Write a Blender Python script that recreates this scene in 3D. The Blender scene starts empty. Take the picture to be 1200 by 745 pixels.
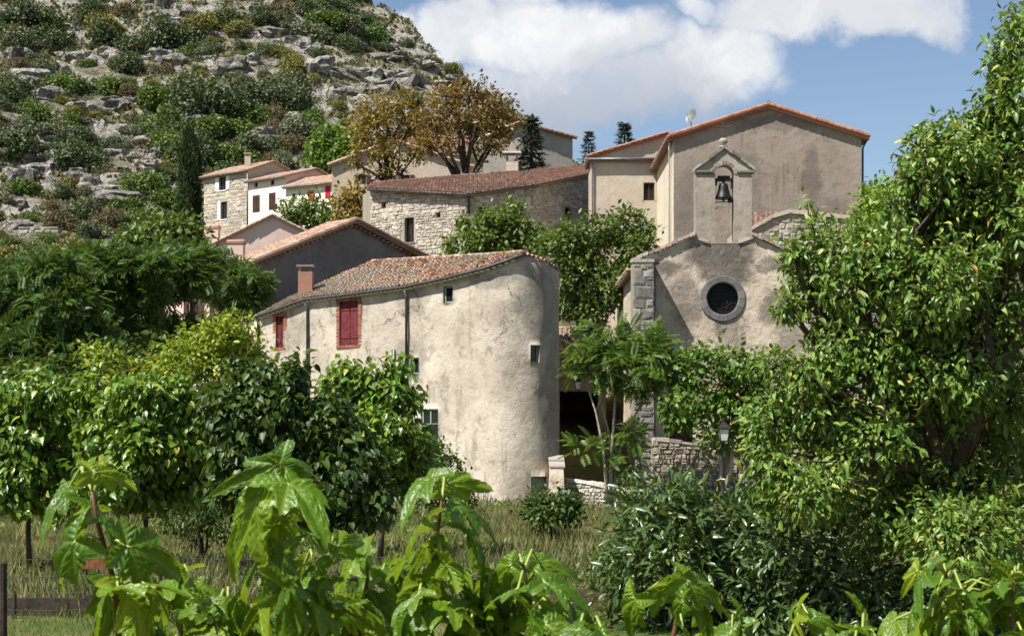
import bpy, math, random
import numpy as np
from mathutils import Vector, Matrix

# ------------------------------------------------------------------ camera, world, sun
scene = bpy.context.scene
COL = scene.collection
FPX, HY, CZ = 2000.0, 507.0, 2.85          # focal length in photo pixels, horizon row, eye height

cam_d = bpy.data.cameras.new('camera')
cam = bpy.data.objects.new('camera', cam_d)
COL.objects.link(cam)
cam.location = (0, 0, CZ)
cam.rotation_euler = (math.radians(90), 0, 0)
cam_d.sensor_width = 36.0
cam_d.lens = 60.0
cam_d.shift_y = (HY - 372.5) / 1200.0
cam_d.clip_start = 0.1
cam_d.clip_end = 9000
cam_d.dof.use_dof = True
cam_d.dof.focus_distance = 72
cam_d.dof.aperture_fstop = 20.0
scene.camera = cam

SUN_AZ, SUN_EL = math.radians(232), math.radians(55)   # compass bearing (clockwise from +Y) and height
SUN_TO = Vector((math.sin(SUN_AZ) * math.cos(SUN_EL), math.cos(SUN_AZ) * math.cos(SUN_EL), math.sin(SUN_EL)))
sun_d = bpy.data.lights.new('sun', 'SUN')
sun_d.energy = 5.0
sun_d.angle = math.radians(0.53)
sun_d.color = (1.0, 0.945, 0.865)
sun = bpy.data.objects.new('sun', sun_d)
sun.rotation_euler = SUN_TO.to_track_quat('Z', 'Y').to_euler()
sun.location = (-60, -40, 90)
COL.objects.link(sun)

scene.view_settings.view_transform = 'Standard'
scene.view_settings.look = 'None'
scene.view_settings.gamma = 1
scene.view_settings.exposure = 0.82

class NT:
    """small helper round a node tree"""
    def __init__(s, tree): s.t = tree; s.n = tree.nodes; s.l = tree.links
    def node(s, typ, ins=None, **props):
        n = s.n.new(typ)
        for k, v in props.items(): setattr(n, k, v)
        for k, v in (ins or {}).items(): s.put(n.inputs[k], v)
        return n
    def put(s, sock, v):
        if isinstance(v, bpy.types.NodeSocket): s.l.new(v, sock)
        elif isinstance(v, bpy.types.Node): s.l.new(v.outputs[0], sock)
        else:
            if sock.type == 'RGBA' and len(v) == 3: v = (*v, 1)
            sock.default_value = v
    def math(s, op, a, b=0.0, c=0.0, clamp=False):
        n = s.node('ShaderNodeMath', operation=op, use_clamp=clamp)
        s.put(n.inputs[0], a); s.put(n.inputs[1], b); s.put(n.inputs[2], c)
        return n.outputs[0]
    def vmath(s, op, a, b=(0, 0, 0), out=0):
        n = s.node('ShaderNodeVectorMath', operation=op)
        s.put(n.inputs[0], a)
        if op != 'LENGTH': s.put(n.inputs[1], b)
        return n.outputs[1] if op in ('LENGTH', 'DISTANCE', 'DOT_PRODUCT') else n.outputs[0]
    def mix(s, f, a, b, blend='MIX'):
        n = s.node('ShaderNodeMix', data_type='RGBA', blend_type=blend)
        s.put(n.inputs[0], f); s.put(n.inputs[6], a); s.put(n.inputs[7], b)
        return n.outputs[2]
    def noise(s, vec, scale, detail=6, rough=0.6, dist=0.0):
        n = s.node('ShaderNodeTexNoise', ins={'Vector': vec, 'Scale': scale, 'Detail': detail, 'Roughness': rough, 'Distortion': dist})
        return n.outputs[0]
    def rng(s, v, a, b, lo=0.0, hi=1.0, smooth=True):
        n = s.node('ShaderNodeMapRange', interpolation_type='SMOOTHSTEP' if smooth else 'LINEAR')
        s.put(n.inputs[0], v); s.put(n.inputs[1], a); s.put(n.inputs[2], b); s.put(n.inputs[3], lo); s.put(n.inputs[4], hi)
        return n.outputs[0]
    def ramp(s, f, stops):
        n = s.node('ShaderNodeValToRGB', ins={0: f})
        e = n.color_ramp.elements
        while len(e) < len(stops): e.new(0.5)
        for k, (p, c) in enumerate(stops): e[k].position = p; e[k].color = (*c, 1)
        return n.outputs[0]

world = bpy.data.worlds.new('World')
scene.world = world
world.use_nodes = True
wn = NT(world.node_tree)
for n in list(wn.n): wn.n.remove(n)
sky = wn.node('ShaderNodeTexSky', sky_type='NISHITA', sun_disc=False, sun_elevation=SUN_EL, sun_rotation=SUN_AZ,
              altitude=600, air_density=1.0, dust_density=0.3, ozone_density=1.4)
wdir = wn.node('ShaderNodeTexCoord').outputs['Generated']
SKYGAIN = (1.36, 1.33, 1.34)
sky_c = wn.mix(1.0, sky, SKYGAIN, 'MULTIPLY')
# clouds: billows around the bearings where the photograph has them, broken up by noise; the same noise makes fair-weather cloud elsewhere
warp = wn.node('ShaderNodeTexNoise', ins={'Vector': wdir, 'Scale': 7.0, 'Detail': 7, 'Roughness': 0.6}).outputs['Color']
wv = wn.vmath('ADD', wdir, wn.vmath('MULTIPLY', wn.vmath('SUBTRACT', warp, (0.5, 0.5, 0.5)), (0.15, 0.15, 0.10)))
def blob(px, py, rx, ry, amt=1.0):
    c = Vector(((px - 600) / FPX, 1, (HY - py) / FPX)).normalized()
    d = wn.vmath('LENGTH', wn.vmath('MULTIPLY', wn.vmath('SUBTRACT', wv, tuple(c)), (FPX / rx, FPX / 400, FPX / ry)))
    return wn.math('MULTIPLY', wn.rng(d, 1.25, 0.45), amt)
blobs = [(640, 62, 165, 58), (560, 60, 85, 50), (835, 85, 105, 62), (700, 125, 185, 48, .85), (940, 22, 120, 45), (1055, 32, 72, 42),
         (620, 165, 130, 50, .75), (480, 28, 45, 22, .7), (600, 12, 45, 16, .8), (810, 14, 60, 22, .7)]
acc = None
for b in blobs:
    v = blob(*b)
    acc = v if acc is None else wn.math('MAXIMUM', acc, v)
gen = wn.noise(wn.vmath('MULTIPLY', wdir, (1, 1, 2.2)), 2.3, 7, 0.55)
fwd = wn.rng(wn.vmath('DOT_PRODUCT', wdir, (0, 1, 0.12)), 0.90, 0.80)      # the fair-weather cloud lies away from the two big ones
acc = wn.math('MAXIMUM', acc, wn.math('MULTIPLY', wn.rng(gen, 0.52, 0.66), fwd))
fine = wn.noise(wdir, 19.0, 9, 0.64)
cl = wn.math('ADD', acc, wn.math('MULTIPLY', wn.math('SUBTRACT', fine, 0.5), 1.0))
cl_f = wn.rng(cl, 0.2, 1.06)
body = wn.noise(wn.vmath('ADD', wv, (0.0, 0.0, 0.013)), 13.0, 6, 0.5)
sep = wn.node('ShaderNodeSeparateXYZ', ins={0: wdir})
low = wn.rng(sep.outputs[2], 0.235, 0.165)           # cloud bases are greyer than their tops
shade = wn.math('ADD', wn.math('MULTIPLY', wn.rng(body, 0.40, 0.60), 0.5), wn.math('MULTIPLY', low, 0.6), clamp=True)
CLOUD_HI, CLOUD_LO = (11.4, 11.5, 11.6), (5.9, 6.3, 7.2)
cl_c = wn.mix(shade, CLOUD_HI, CLOUD_LO)
bg_c = wn.mix(cl_f, sky_c, cl_c)
bgn = wn.node('ShaderNodeBackground', ins={'Color': bg_c, 'Strength': 0.05})
out = wn.node('ShaderNodeOutputWorld', ins={'Surface': bgn})

# ------------------------------------------------------------------ helpers: points, noise, objects
def XY(px, Y): return ((px - 600) / FPX * Y, Y)
def ZZ(py, Y): return CZ + (HY - py) / FPX * Y
def W(px, py, Y): return Vector(((px - 600) / FPX * Y, Y, ZZ(py, Y)))

_T = np.random.RandomState(7).rand(64, 64, 64)
def vn3(p, sc=1.0, off=0.0):
    p = np.asarray(p, float) * sc + off
    i = np.floor(p).astype(int); f = p - i; f = f * f * (3 - 2 * f); i &= 63; j = (i + 1) & 63
    x0, y0, z0 = i.T; x1, y1, z1 = j.T; fx, fy, fz = f.T
    def L(a, b, t): return a + (b - a) * t
    return L(L(L(_T[x0, y0, z0], _T[x1, y0, z0], fx), L(_T[x0, y1, z0], _T[x1, y1, z0], fx), fy),
             L(L(_T[x0, y0, z1], _T[x1, y0, z1], fx), L(_T[x0, y1, z1], _T[x1, y1, z1], fx), fy), fz) - 0.5
def fbm(p, sc, octv=4, off=0.0):
    r = 0; a = 1.0
    for k in range(octv): r = r + a * vn3(p, sc * 2 ** k, off + 17.3 * k); a *= 0.5
    return r

ROOT = {}                                   # world position of the thing an object belongs to
def link(o): COL.objects.link(o); return o
def thing(name, label, cat, loc, group=None):
    o = link(bpy.data.objects.new(name, None)); o.location = loc; o.empty_display_size = 0.3
    o['label'] = label; o['category'] = cat
    if group: o['group'] = group
    ROOT[o] = Vector(loc)
    return o
def tag(o, label=None, cat=None, group=None, kind=None):
    if label: o['label'] = label
    if cat: o['category'] = cat
    if group: o['group'] = group
    if kind: o['kind'] = kind
    return o
def mesh_np(name, V, F, smooth=False):
    """V (n,3); F list of faces or an (m,k) index array"""
    me = bpy.data.meshes.new(name)
    V = np.asarray(V, dtype=np.float32)
    if isinstance(F, np.ndarray):
        m, k = F.shape
        me.vertices.add(len(V)); me.vertices.foreach_set('co', V.ravel())
        me.loops.add(m * k); me.loops.foreach_set('vertex_index', F.astype(np.int32).ravel())
        me.polygons.add(m); me.polygons.foreach_set('loop_start', np.arange(0, m * k, k, dtype=np.int32))
        me.polygons.foreach_set('loop_total', np.full(m, k, dtype=np.int32))
        me.update(calc_edges=True)
    else:
        me.from_pydata([tuple(v) for v in V], [], F); me.update()
    if smooth: me.polygons.foreach_set('use_smooth', [True] * len(me.polygons))
    return me
def obj(name, V, F, mat, parent=None, smooth=False, loc=None, kind=None):
    """one mesh object from world-space vertices; a part is stored relative to its thing"""
    V = np.asarray(V, dtype=float)
    if parent is not None: o0 = np.array(ROOT[parent])
    elif loc is not None: o0 = np.array(loc, float)
    else: o0 = np.zeros(3)
    me = mesh_np(name, V - o0, F, smooth)
    mats = mat if isinstance(mat, (list, tuple)) else [mat]
    for m_ in mats: me.materials.append(m_)
    o = link(bpy.data.objects.new(name, me))
    if parent is not None: o.parent = parent; ROOT[o] = ROOT[parent]
    else: o.location = o0; ROOT[o] = Vector(o0)
    if kind: o['kind'] = kind
    return o
def inst(name, me, M, parent):
    """an object sharing mesh data, placed by world matrix M under a part or thing that is not rotated"""
    o = link(bpy.data.objects.new(name, me)); o.parent = parent
    o.matrix_local = Matrix.Translation(-ROOT[parent]) @ M
    return o

class MB:
    def __init__(s): s.V = []; s.F = []
    def add(s, vs, fs):
        k = len(s.V); s.V += [tuple(v) for v in vs]; s.F += [tuple(i + k for i in f) for f in fs]; return s
    def boxf(s, O, t, n, u0, u1, v0, v1, w0, w1, taper=1.0):
        """box in a wall frame: u along the wall, v out of it, w upward (absolute)"""
        vs = []
        for w, tp in ((w0, 1.0), (w1, taper)):
            um, vm = (u0 + u1) / 2, (v0 + v1) / 2
            for u, v in ((u0, v0), (u1, v0), (u1, v1), (u0, v1)):
                u = um + (u - um) * tp; v = vm + (v - vm) * tp
                vs.append((O[0] + t[0] * u + n[0] * v, O[1] + t[1] * u + n[1] * v, w))
        return s.add(vs, [(0, 3, 2, 1), (4, 5, 6, 7), (0, 1, 5, 4), (1, 2, 6, 5), (2, 3, 7, 6), (3, 0, 4, 7)])
    def box(s, c, sx, sy, sz, taper=1.0): return s.boxf((c[0], c[1]), (1, 0), (0, 1), -sx / 2, sx / 2, -sy / 2, sy / 2, c[2], c[2] + sz, taper)
    def tube(s, pts, rad, n=6, cap=True):
        pts = [Vector(p) for p in pts]
        if not isinstance(rad, (list, tuple)): rad = [rad] * len(pts)
        k = len(s.V); up = Vector((0.31, 0.17, 0.93))
        for i, p in enumerate(pts):
            d = (pts[min(i + 1, len(pts) - 1)] - pts[max(i - 1, 0)])
            d = d.normalized() if d.length > 1e-9 else Vector((0, 0, 1))
            a = d.cross(up)
            if a.length < 0.15: a = d.cross(Vector((1, 0, 0)))
            a.normalize(); b = d.cross(a)
            for j in range(n):
                q = p + (a * math.cos(2 * math.pi * j / n) + b * math.sin(2 * math.pi * j / n)) * rad[i]
                s.V.append(tuple(q))
        for i in range(len(pts) - 1):
            for j in range(n):
                j2 = (j + 1) % n
                s.F.append((k + i * n + j, k + i * n + j2, k + (i + 1) * n + j2, k + (i + 1) * n + j))
        if cap:
            s.F.append(tuple(k + j for j in range(n))[::-1]); s.F.append(tuple(k + (len(pts) - 1) * n + j for j in range(n)))
        return s
    def lathe(s, c, prof, n=16):
        k = len(s.V)
        for r, z in prof:
            for j in range(n):
                a = 2 * math.pi * j / n; s.V.append((c[0] + r * math.cos(a), c[1] + r * math.sin(a), c[2] + z))
        for i in range(len(prof) - 1):
            for j in range(n):
                j2 = (j + 1) % n; s.F.append((k + i * n + j, k + i * n + j2, k + (i + 1) * n + j2, k + (i + 1) * n + j))
        return s
    def build(s, name, mat, parent=None, smooth=False, loc=None, kind=None): return obj(name, s.V, s.F, mat, parent, smooth, loc, kind)

# ------------------------------------------------------------------ materials
def new_mat(name):
    m = bpy.data.materials.new(name); m.use_nodes = True
    t = NT(m.node_tree); b = t.n['Principled BSDF']
    return m, t, b
def coords(t): return t.node('ShaderNodeTexCoord').outputs['Object']
def bump(t, b, h, strength=0.5, dist=0.02):
    bn = t.node('ShaderNodeBump', ins={'Height': h, 'Strength': strength, 'Distance': dist}); t.put(b.inputs['Normal'], bn.outputs[0])

def plaster(name, c1, c2, c3, bumpd=0.03, streak=0.4, blotch=0.5, scale=1.0, stains=(), stain_c=(0.10, 0.095, 0.085), crack=0.0):
    """old render: two tones, blotches, rain streaks; stains = weathered patches (x, y, z, rx, ry, rz) in the building's own coordinates"""
    m, t, b = new_mat(name); co = coords(t)
    n1 = t.noise(co, 0.45 * scale, 8, 0.62); n2 = t.noise(co, 1.9 * scale, 10, 0.7, 0.4); n3 = t.noise(co, 14 * scale, 6, 0.7)
    col = t.mix(t.rng(n1, 0.36, 0.64), c1, c2)
    col = t.mix(t.math('MULTIPLY', t.rng(n2, 0.50, 0.68), blotch), col, c3)
    st = t.noise(t.vmath('MULTIPLY', co, (1.6, 1.6, 0.13)), 2.2 * scale, 8, 0.65)
    col = t.mix(t.math('MULTIPLY', t.rng(st, 0.54, 0.74), streak), col, c3)
    acc = None
    for (x, y, z, rx, ry, rz, amt) in stains:
        wob = t.vmath('MULTIPLY', t.vmath('SUBTRACT', t.node('ShaderNodeTexNoise', ins={'Vector': co, 'Scale': 1.1, 'Detail': 6, 'Roughness': 0.65}).outputs['Color'], (.5, .5, .5)), (1.7, 1.7, 1.7))
        d = t.vmath('LENGTH', t.vmath('MULTIPLY', t.vmath('SUBTRACT', t.vmath('ADD', co, wob), (x, y, z)), (1 / rx, 1 / ry, 1 / rz)))
        v = t.math('MULTIPLY', t.rng(d, 1.15, 0.55), amt)
        acc = v if acc is None else t.math('MAXIMUM', acc, v)
    if acc is not None:
        acc = t.math('MULTIPLY', acc, t.rng(n2, 0.3, 0.55, 0.7, 1.0))
        col = t.mix(acc, col, stain_c)
    col = t.mix(t.rng(n3, 0.3, 0.7, 0.0, 0.35), col, t.mix(0.5, col, c3), 'MIX')
    ckv = None
    if crack:
        wv_ = t.vmath('ADD', co, t.vmath('MULTIPLY', t.node('ShaderNodeTexNoise', ins={'Vector': co, 'Scale': 1.3, 'Detail': 6, 'Roughness': .7}).outputs['Color'], (1.3, 1.3, 1.3)))
        vo = t.node('ShaderNodeTexVoronoi', feature='DISTANCE_TO_EDGE', ins={'Vector': t.vmath('MULTIPLY', wv_, (1, 1, .6)), 'Scale': 0.42})
        ckv = t.math('MULTIPLY', t.rng(vo.outputs['Distance'], 0.014, 0.002), t.rng(t.noise(co, .5, 4, .6, 1.0), .50, .60))
        col = t.mix(t.math('MULTIPLY', ckv, crack), col, (.07, .06, .05))
        pv = t.node('ShaderNodeTexVoronoi', feature='F1', ins={'Vector': wv_, 'Scale': 0.5}).outputs['Color']          # old repairs in a slightly different mix
        col = t.mix(t.rng(t.node('ShaderNodeSeparateColor', ins={0: pv}).outputs[0], .72, .76, 0, .4), col, t.mix(1.0, col, (.74, .72, .70), 'MULTIPLY'))
    t.put(b.inputs['Base Color'], col); b.inputs['Roughness'].default_value = 0.92; b.inputs['Specular IOR Level'].default_value = 0.15
    h = t.math('ADD', t.math('MULTIPLY', t.noise(co, 3.2, 10, 0.68), 1.0), t.math('MULTIPLY', t.noise(co, 22, 5, 0.7), 0.35))
    bump(t, b, h, 0.9, bumpd)
    return m
def simple(name, c, rough=0.7, spec=0.3, metal=0.0, var=0.25, nscale=6.0, bumpd=0.004):
    m, t, b = new_mat(name); co = coords(t)
    n = t.noise(co, nscale, 6, 0.65)
    col = t.mix(t.rng(n, 0.3, 0.7, 0, 1), tuple(x * (1 - var) for x in c), tuple(min(1, x * (1 + var)) for x in c))
    t.put(b.inputs['Base Color'], col); b.inputs['Roughness'].default_value = rough
    b.inputs['Specular IOR Level'].default_value = spec; b.inputs['Metallic'].default_value = metal
    if bumpd: bump(t, b, t.noise(co, nscale * 5, 4, 0.6), 0.5, bumpd)
    return m
def rnd(t):
    """a random number per loose piece and per object"""
    g = t.node('ShaderNodeNewGeometry').outputs['Random Per Island']; o = t.node('ShaderNodeObjectInfo').outputs['Random']
    return t.math('FRACT', t.math('ADD', g, o))
def pieces(name, stops, rough=0.9, nscale=4.0, mixc=None, mixf=0.5, bumpd=0.02, big=0.35):
    """stones, tiles and bricks: each piece its own tone from the ramp, grain and lichen over it"""
    m, t, b = new_mat(name)
    co = t.node('ShaderNodeNewGeometry').outputs['Position']
    col = t.ramp(rnd(t), stops)
    n = t.noise(co, nscale, 8, 0.7)
    col = t.mix(t.rng(n, 0.35, 0.7, 0.0, 0.55), col, t.mix(1.0, col, (0.45, 0.43, 0.42), 'MULTIPLY'))
    if mixc: col = t.mix(t.math('MULTIPLY', t.rng(t.noise(co, big, 6, 0.6), 0.44, 0.62), mixf), col, mixc)
    t.put(b.inputs['Base Color'], col); b.inputs['Roughness'].default_value = rough; b.inputs['Specular IOR Level'].default_value = 0.2
    bump(t, b, t.noise(co, nscale * 3, 8, 0.7), 0.8, bumpd)
    return m
def leafm(name, stops, transl=(0.25, 0.34, 0.03), tf=0.35, rough=0.45, spec=0.4):
    m, t, b = new_mat(name)
    r = rnd(t)
    col = t.ramp(r, stops)
    co = t.node('ShaderNodeNewGeometry').outputs['Position']
    col = t.mix(t.rng(t.noise(co, 0.8, 4, 0.6), 0.35, 0.65, 0, 0.45), col, t.mix(1.0, col, (0.6, 0.68, 0.6), 'MULTIPLY'))
    t.put(b.inputs['Base Color'], col); b.inputs['Roughness'].default_value = rough; b.inputs['Specular IOR Level'].default_value = spec
    tr = t.node('ShaderNodeBsdfTranslucent', ins={'Color': t.mix(0.6, col, transl)})
    mx = t.node('ShaderNodeMixShader', ins={0: tf * 0.78, 1: b.outputs[0], 2: tr.outputs[0]})
    t.l.new(mx.outputs[0], t.n['Material Output'].inputs['Surface'])
    return m

M = {}
M['bark'] = simple('bark', (0.07, 0.055, 0.043), 0.95, 0.1, var=0.5, nscale=8, bumpd=0.02)
M['bark_pale'] = simple('pale bark', (0.34, 0.30, 0.25), 0.9, 0.15, var=0.3, nscale=9, bumpd=0.01)
M['bark_red'] = simple('young shoot bark', (0.13, 0.055, 0.03), 0.6, 0.3, var=0.3, nscale=30, bumpd=0.002)
M['petiole'] = simple('leaf stalk', (0.30, 0.36, 0.08), 0.5, 0.4, var=0.2, nscale=30, bumpd=0)
M['oculus_glass'] = simple('dark leaded glass', (0.010, 0.009, 0.011), 0.5, 0.15, var=0.6, nscale=5, bumpd=0)
M['glass'] = simple('dark window glass', (0.012, 0.014, 0.016), 0.12, 0.35, var=0.3, nscale=2, bumpd=0)
M['zinc'] = simple('weathered zinc', (0.20, 0.205, 0.21), 0.5, 0.4, 0.5, var=0.25, nscale=5)
M['zinc_dark'] = simple('dark lead pipe', (0.08, 0.08, 0.085), 0.55, 0.4, 0.3, var=0.3, nscale=4)
M['iron'] = simple('black iron', (0.012, 0.012, 0.013), 0.55, 0.4, 0.2, var=0.3, nscale=9)
M['bronze'] = simple('blackened bronze', (0.022, 0.024, 0.026), 0.45, 0.5, 0.6, var=0.4, nscale=7)
M['red_paint'] = simple('faded crimson paint', (0.145, 0.028, 0.034), 0.7, 0.25, var=0.3, nscale=5)
M['bright_red'] = simple('bright red paint', (0.50, 0.008, 0.03), 0.6, 0.3, var=0.15, nscale=5)
M['white_paint'] = simple('white paint', (0.78, 0.77, 0.74), 0.6, 0.3, var=0.08, nscale=5)
M['brown_wood'] = simple('dark brown woodwork', (0.06, 0.032, 0.022), 0.7, 0.25, var=0.4, nscale=8)
M['green_paint'] = simple('pale grey green paint', (0.22, 0.31, 0.25), 0.65, 0.3, var=0.2, nscale=6)
M['green_door'] = simple('faded green door paint', (0.085, 0.15, 0.10), 0.7, 0.3, var=0.3, nscale=6)
M['old_wood'] = simple('old grey brown timber', (0.11, 0.075, 0.05), 0.9, 0.15, var=0.45, nscale=7, bumpd=0.01)
M['dark_wood'] = simple('dark timber', (0.05, 0.038, 0.032), 0.9, 0.15, var=0.4, nscale=9, bumpd=0.01)
M['milk_glass'] = simple('milky lantern glass', (0.62, 0.64, 0.62), 0.3, 0.5, var=0.08, nscale=5, bumpd=0)
m, t, b = new_mat('chimney brickwork'); co = coords(t); rot = t.node('ShaderNodeMapping', ins={'Vector': co, 'Rotation': (math.radians(90), 0, 0)})
br = t.node('ShaderNodeTexBrick', ins={'Vector': rot, 'Color1': (.36, .12, .07, 1), 'Color2': (.27, .08, .045, 1), 'Mortar': (.30, .22, .16, 1), 'Scale': 1.0, 'Mortar Size': .014, 'Brick Width': .22, 'Row Height': .075, 'Bias': 0.0})
t.put(b.inputs['Base Color'], t.mix(t.rng(t.noise(co, 3, 7, .7), .4, .65, 0, .6), br.outputs[0], (.20, .15, .11))); b.inputs['Roughness'].default_value = .9; bump(t, b, br.outputs['Fac'], -.6, .01); M['brickwork'] = m
M['stone_ring'] = pieces('dark grey dressed stone', [(0, (0.13, 0.13, 0.13)), (0.6, (0.19, 0.185, 0.18)), (1, (0.25, 0.24, 0.225))], nscale=7)
M['stone_grey'] = pieces('grey ashlar', [(0, (0.17, 0.165, 0.155)), (0.5, (0.26, 0.25, 0.23)), (1, (0.36, 0.34, 0.30))], nscale=6, bumpd=0.05)
M['stone_pale'] = pieces('pale rubble stone', [(0, (0.36, 0.315, 0.25)), (0.35, (0.52, 0.47, 0.385)), (0.75, (0.62, 0.57, 0.48)), (1, (0.45, 0.385, 0.30))], nscale=5, bumpd=0.05)
M['stone_wall'] = pieces('garden wall stone', [(0, (0.27, 0.245, 0.20)), (0.4, (0.42, 0.385, 0.32)), (0.8, (0.55, 0.51, 0.44)), (1, (0.36, 0.31, 0.24))], nscale=5, bumpd=0.05)
M['stone_cap'] = pieces('lichened cap stone', [(0, (0.16, 0.145, 0.125)), (0.5, (0.30, 0.275, 0.235)), (1, (0.46, 0.43, 0.38))], nscale=9, bumpd=0.05)
M['limestone'] = pieces('hill limestone', [(0, (0.34, 0.32, 0.285)), (0.5, (0.44, 0.415, 0.375)), (1, (0.54, 0.51, 0.455))], nscale=1.3, mixc=(0.15, 0.14, 0.125), mixf=0.6, big=1.1, bumpd=0.6)
lm = NT(M['limestone'].node_tree); lb = lm.n['Principled BSDF']; lco = lm.node('ShaderNodeNewGeometry').outputs['Position']
def cracks(t, co):
    w = t.vmath('ADD', co, t.vmath('MULTIPLY', t.node('ShaderNodeTexNoise', ins={'Vector': co, 'Scale': 0.7, 'Detail': 5}).outputs['Color'], (1.6, 1.6, 1.6)))
    vo = t.node('ShaderNodeTexVoronoi', feature='DISTANCE_TO_EDGE', ins={'Vector': t.vmath('MULTIPLY', w, (1, 1, .75)), 'Scale': 0.62}); v2 = t.node('ShaderNodeTexVoronoi', feature='DISTANCE_TO_EDGE', ins={'Vector': w, 'Scale': 1.7})
    return t.math('MINIMUM', t.rng(vo.outputs['Distance'], 0.0, 0.06), t.rng(v2.outputs['Distance'], -0.06, 0.06))
ck = cracks(lm, lco); old = lb.inputs['Base Color'].links[0].from_socket; lm.put(lb.inputs['Base Color'], lm.mix(lm.math('SUBTRACT', 1.0, ck), old, (.13, .12, .105)))
nb_ = lm.node('ShaderNodeBump', ins={'Height': ck, 'Strength': .7, 'Distance': .2, 'Normal': lb.inputs['Normal'].links[0].from_socket}); lm.put(lb.inputs['Normal'], nb_.outputs[0])
M['mortar'] = plaster('lime mortar', (0.36, 0.32, 0.255), (0.30, 0.265, 0.21), (0.22, 0.19, 0.15))
M['brick'] = pieces('orange red brick', [(0, (0.27, 0.085, 0.05)), (0.5, (0.36, 0.14, 0.085)), (1, (0.33, 0.19, 0.13))], nscale=12, bumpd=0.01)
M['tile_old'] = pieces('old mixed roof tile', [(0, (0.13, 0.09, 0.068)), (0.22, (0.34, 0.165, 0.10)), (0.45, (0.42, 0.27, 0.185)), (0.75, (0.50, 0.385, 0.285)), (1, (0.27, 0.225, 0.18))], nscale=6, mixc=(0.25, 0.225, 0.18), mixf=0.75, big=0.22)
M['tile_brown'] = pieces('red brown roof tile', [(0, (0.20, 0.115, 0.088)), (0.4, (0.31, 0.185, 0.14)), (0.75, (0.41, 0.275, 0.21)), (1, (0.31, 0.23, 0.18))], nscale=6, mixc=(0.20, 0.13, 0.10), mixf=0.6, big=0.3)
M['tile_orange'] = pieces('orange roof tile', [(0, (0.30, 0.125, 0.075)), (0.5, (0.40, 0.185, 0.115)), (1, (0.40, 0.25, 0.175))], nscale=6, mixc=(0.33, 0.2, 0.14), mixf=0.4)
M['tile_pink'] = pieces('pale pink roof tile', [(0, (0.37, 0.22, 0.155)), (0.4, (0.50, 0.335, 0.245)), (0.75, (0.56, 0.41, 0.31)), (1, (0.42, 0.26, 0.19))], nscale=6, mixc=(0.42, 0.33, 0.26), mixf=0.5)
# ------------------------------------------------------------------ terrain
_VY = [-400, 4, 13, 71, 77, 92, 110, 140, 165]
_VZ = [1.2, 1.2, 0, 0, 1.0, 5.2, 10.5, 17.5, 22]
_CX = [-400, -120, -62, -24, 0, 16, 40, 80, 400]
_CY = [360, 340, 310, 270, 232, 205, 200, 200, 200]
_CZ = [165, 135, 105, 74, 47.5, 27, 23.5, 22.5, 22.5]
def terrain(x, y, rough=True):
    x = np.asarray(x, float); y = np.asarray(y, float)
    zv = np.interp(y, _VY, _VZ)
    yc = np.interp(x, _CX, _CY); zc = np.interp(x, _CX, _CZ)
    t = np.clip((y - 165) / (yc - 165), 0, 1)
    front = 22 + (zc - 22) * (t * 0.92 + 0.08 * t * t)
    back = zc - (y - yc) * 0.22
    far = np.interp(y, [300, 420, 520, 650, 9000], [12, 40, 74, 60, 30])
    z = np.where(y < 165, zv, np.where(y < yc, front, np.maximum(back, far)))
    if rough:
        P = np.stack([x, y, np.zeros_like(x)], -1).reshape(-1, 3)
        k = np.clip((y - 150) / 30, 0, 1)
        nz = fbm(P, 1 / 22., 4, 3.1).reshape(x.shape) * 5.5
        z = z + nz * k
        q = np.floor(z / 3.4) * 3.4                                  # limestone ledges
        fr = (z - q) / 3.4
        led = q + 3.4 * np.clip((fr - 0.35) / 0.3, 0, 1)
        msk = np.clip(fbm(P, 1 / 14., 3, 9.7).reshape(x.shape) * 3 + 0.1, 0, 0.65) * k * (y < yc + 8)
        z = z * (1 - msk) + led * msk
        z = z + fbm(P, 1 / 2.6, 3, 5.5).reshape(x.shape) * 0.9 * k
        z = z + fbm(P, 1 / 3.0, 3, 1.5).reshape(x.shape) * 0.10 * (1 - k) * (y > 14)
    return z
def tz(x, y): return float(terrain(np.array([x]), np.array([y]))[0])
def hit(px, py, y0=160.0, y1=420.0):
    """the point of the terrain that a photo pixel looks at"""
    ys = np.arange(y0, y1, 0.5); xs = (px - 600) / FPX * ys; zr = CZ + (HY - py) / FPX * ys
    d = terrain(xs, ys) - zr
    k = np.argmax(d > 0)
    return None if d[k] <= 0 else Vector((xs[k], ys[k], zr[k]))

def geo(a, b, n): return list(np.sign(a) * np.geomspace(abs(a), abs(b), n))
gx = np.array(sorted(set([round(v, 2) for v in list(np.arange(-130, 62, 1.0)) + list(-np.geomspace(132, 3500, 22)) + list(np.geomspace(64, 3500, 26))])))
gy1 = np.array(list(np.arange(-60, 20, 4.)) + list(np.arange(20, 76, 2.0)) + list(np.arange(76, 95, 2.5)) + [95.0])
gy2 = np.array(list(np.arange(95, 158, 2.5)) + list(np.arange(158, 340, 1.0)) + list(np.geomspace(340, 6000, 50)))
def sheet(name, gy, mat):
    X, Yg = np.meshgrid(gx, gy); Z = terrain(X, Yg)
    V = np.stack([X, Yg, Z], -1).reshape(-1, 3); n = len(gx)
    i = np.arange(len(gy) - 1)[:, None] * n + np.arange(n - 1)[None]
    i = i.ravel(); F = np.stack([i, i + 1, i + n + 1, i + n], -1)
    return obj(name, V, F, mat, kind='structure', smooth=(name == 'ground'))

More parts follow.
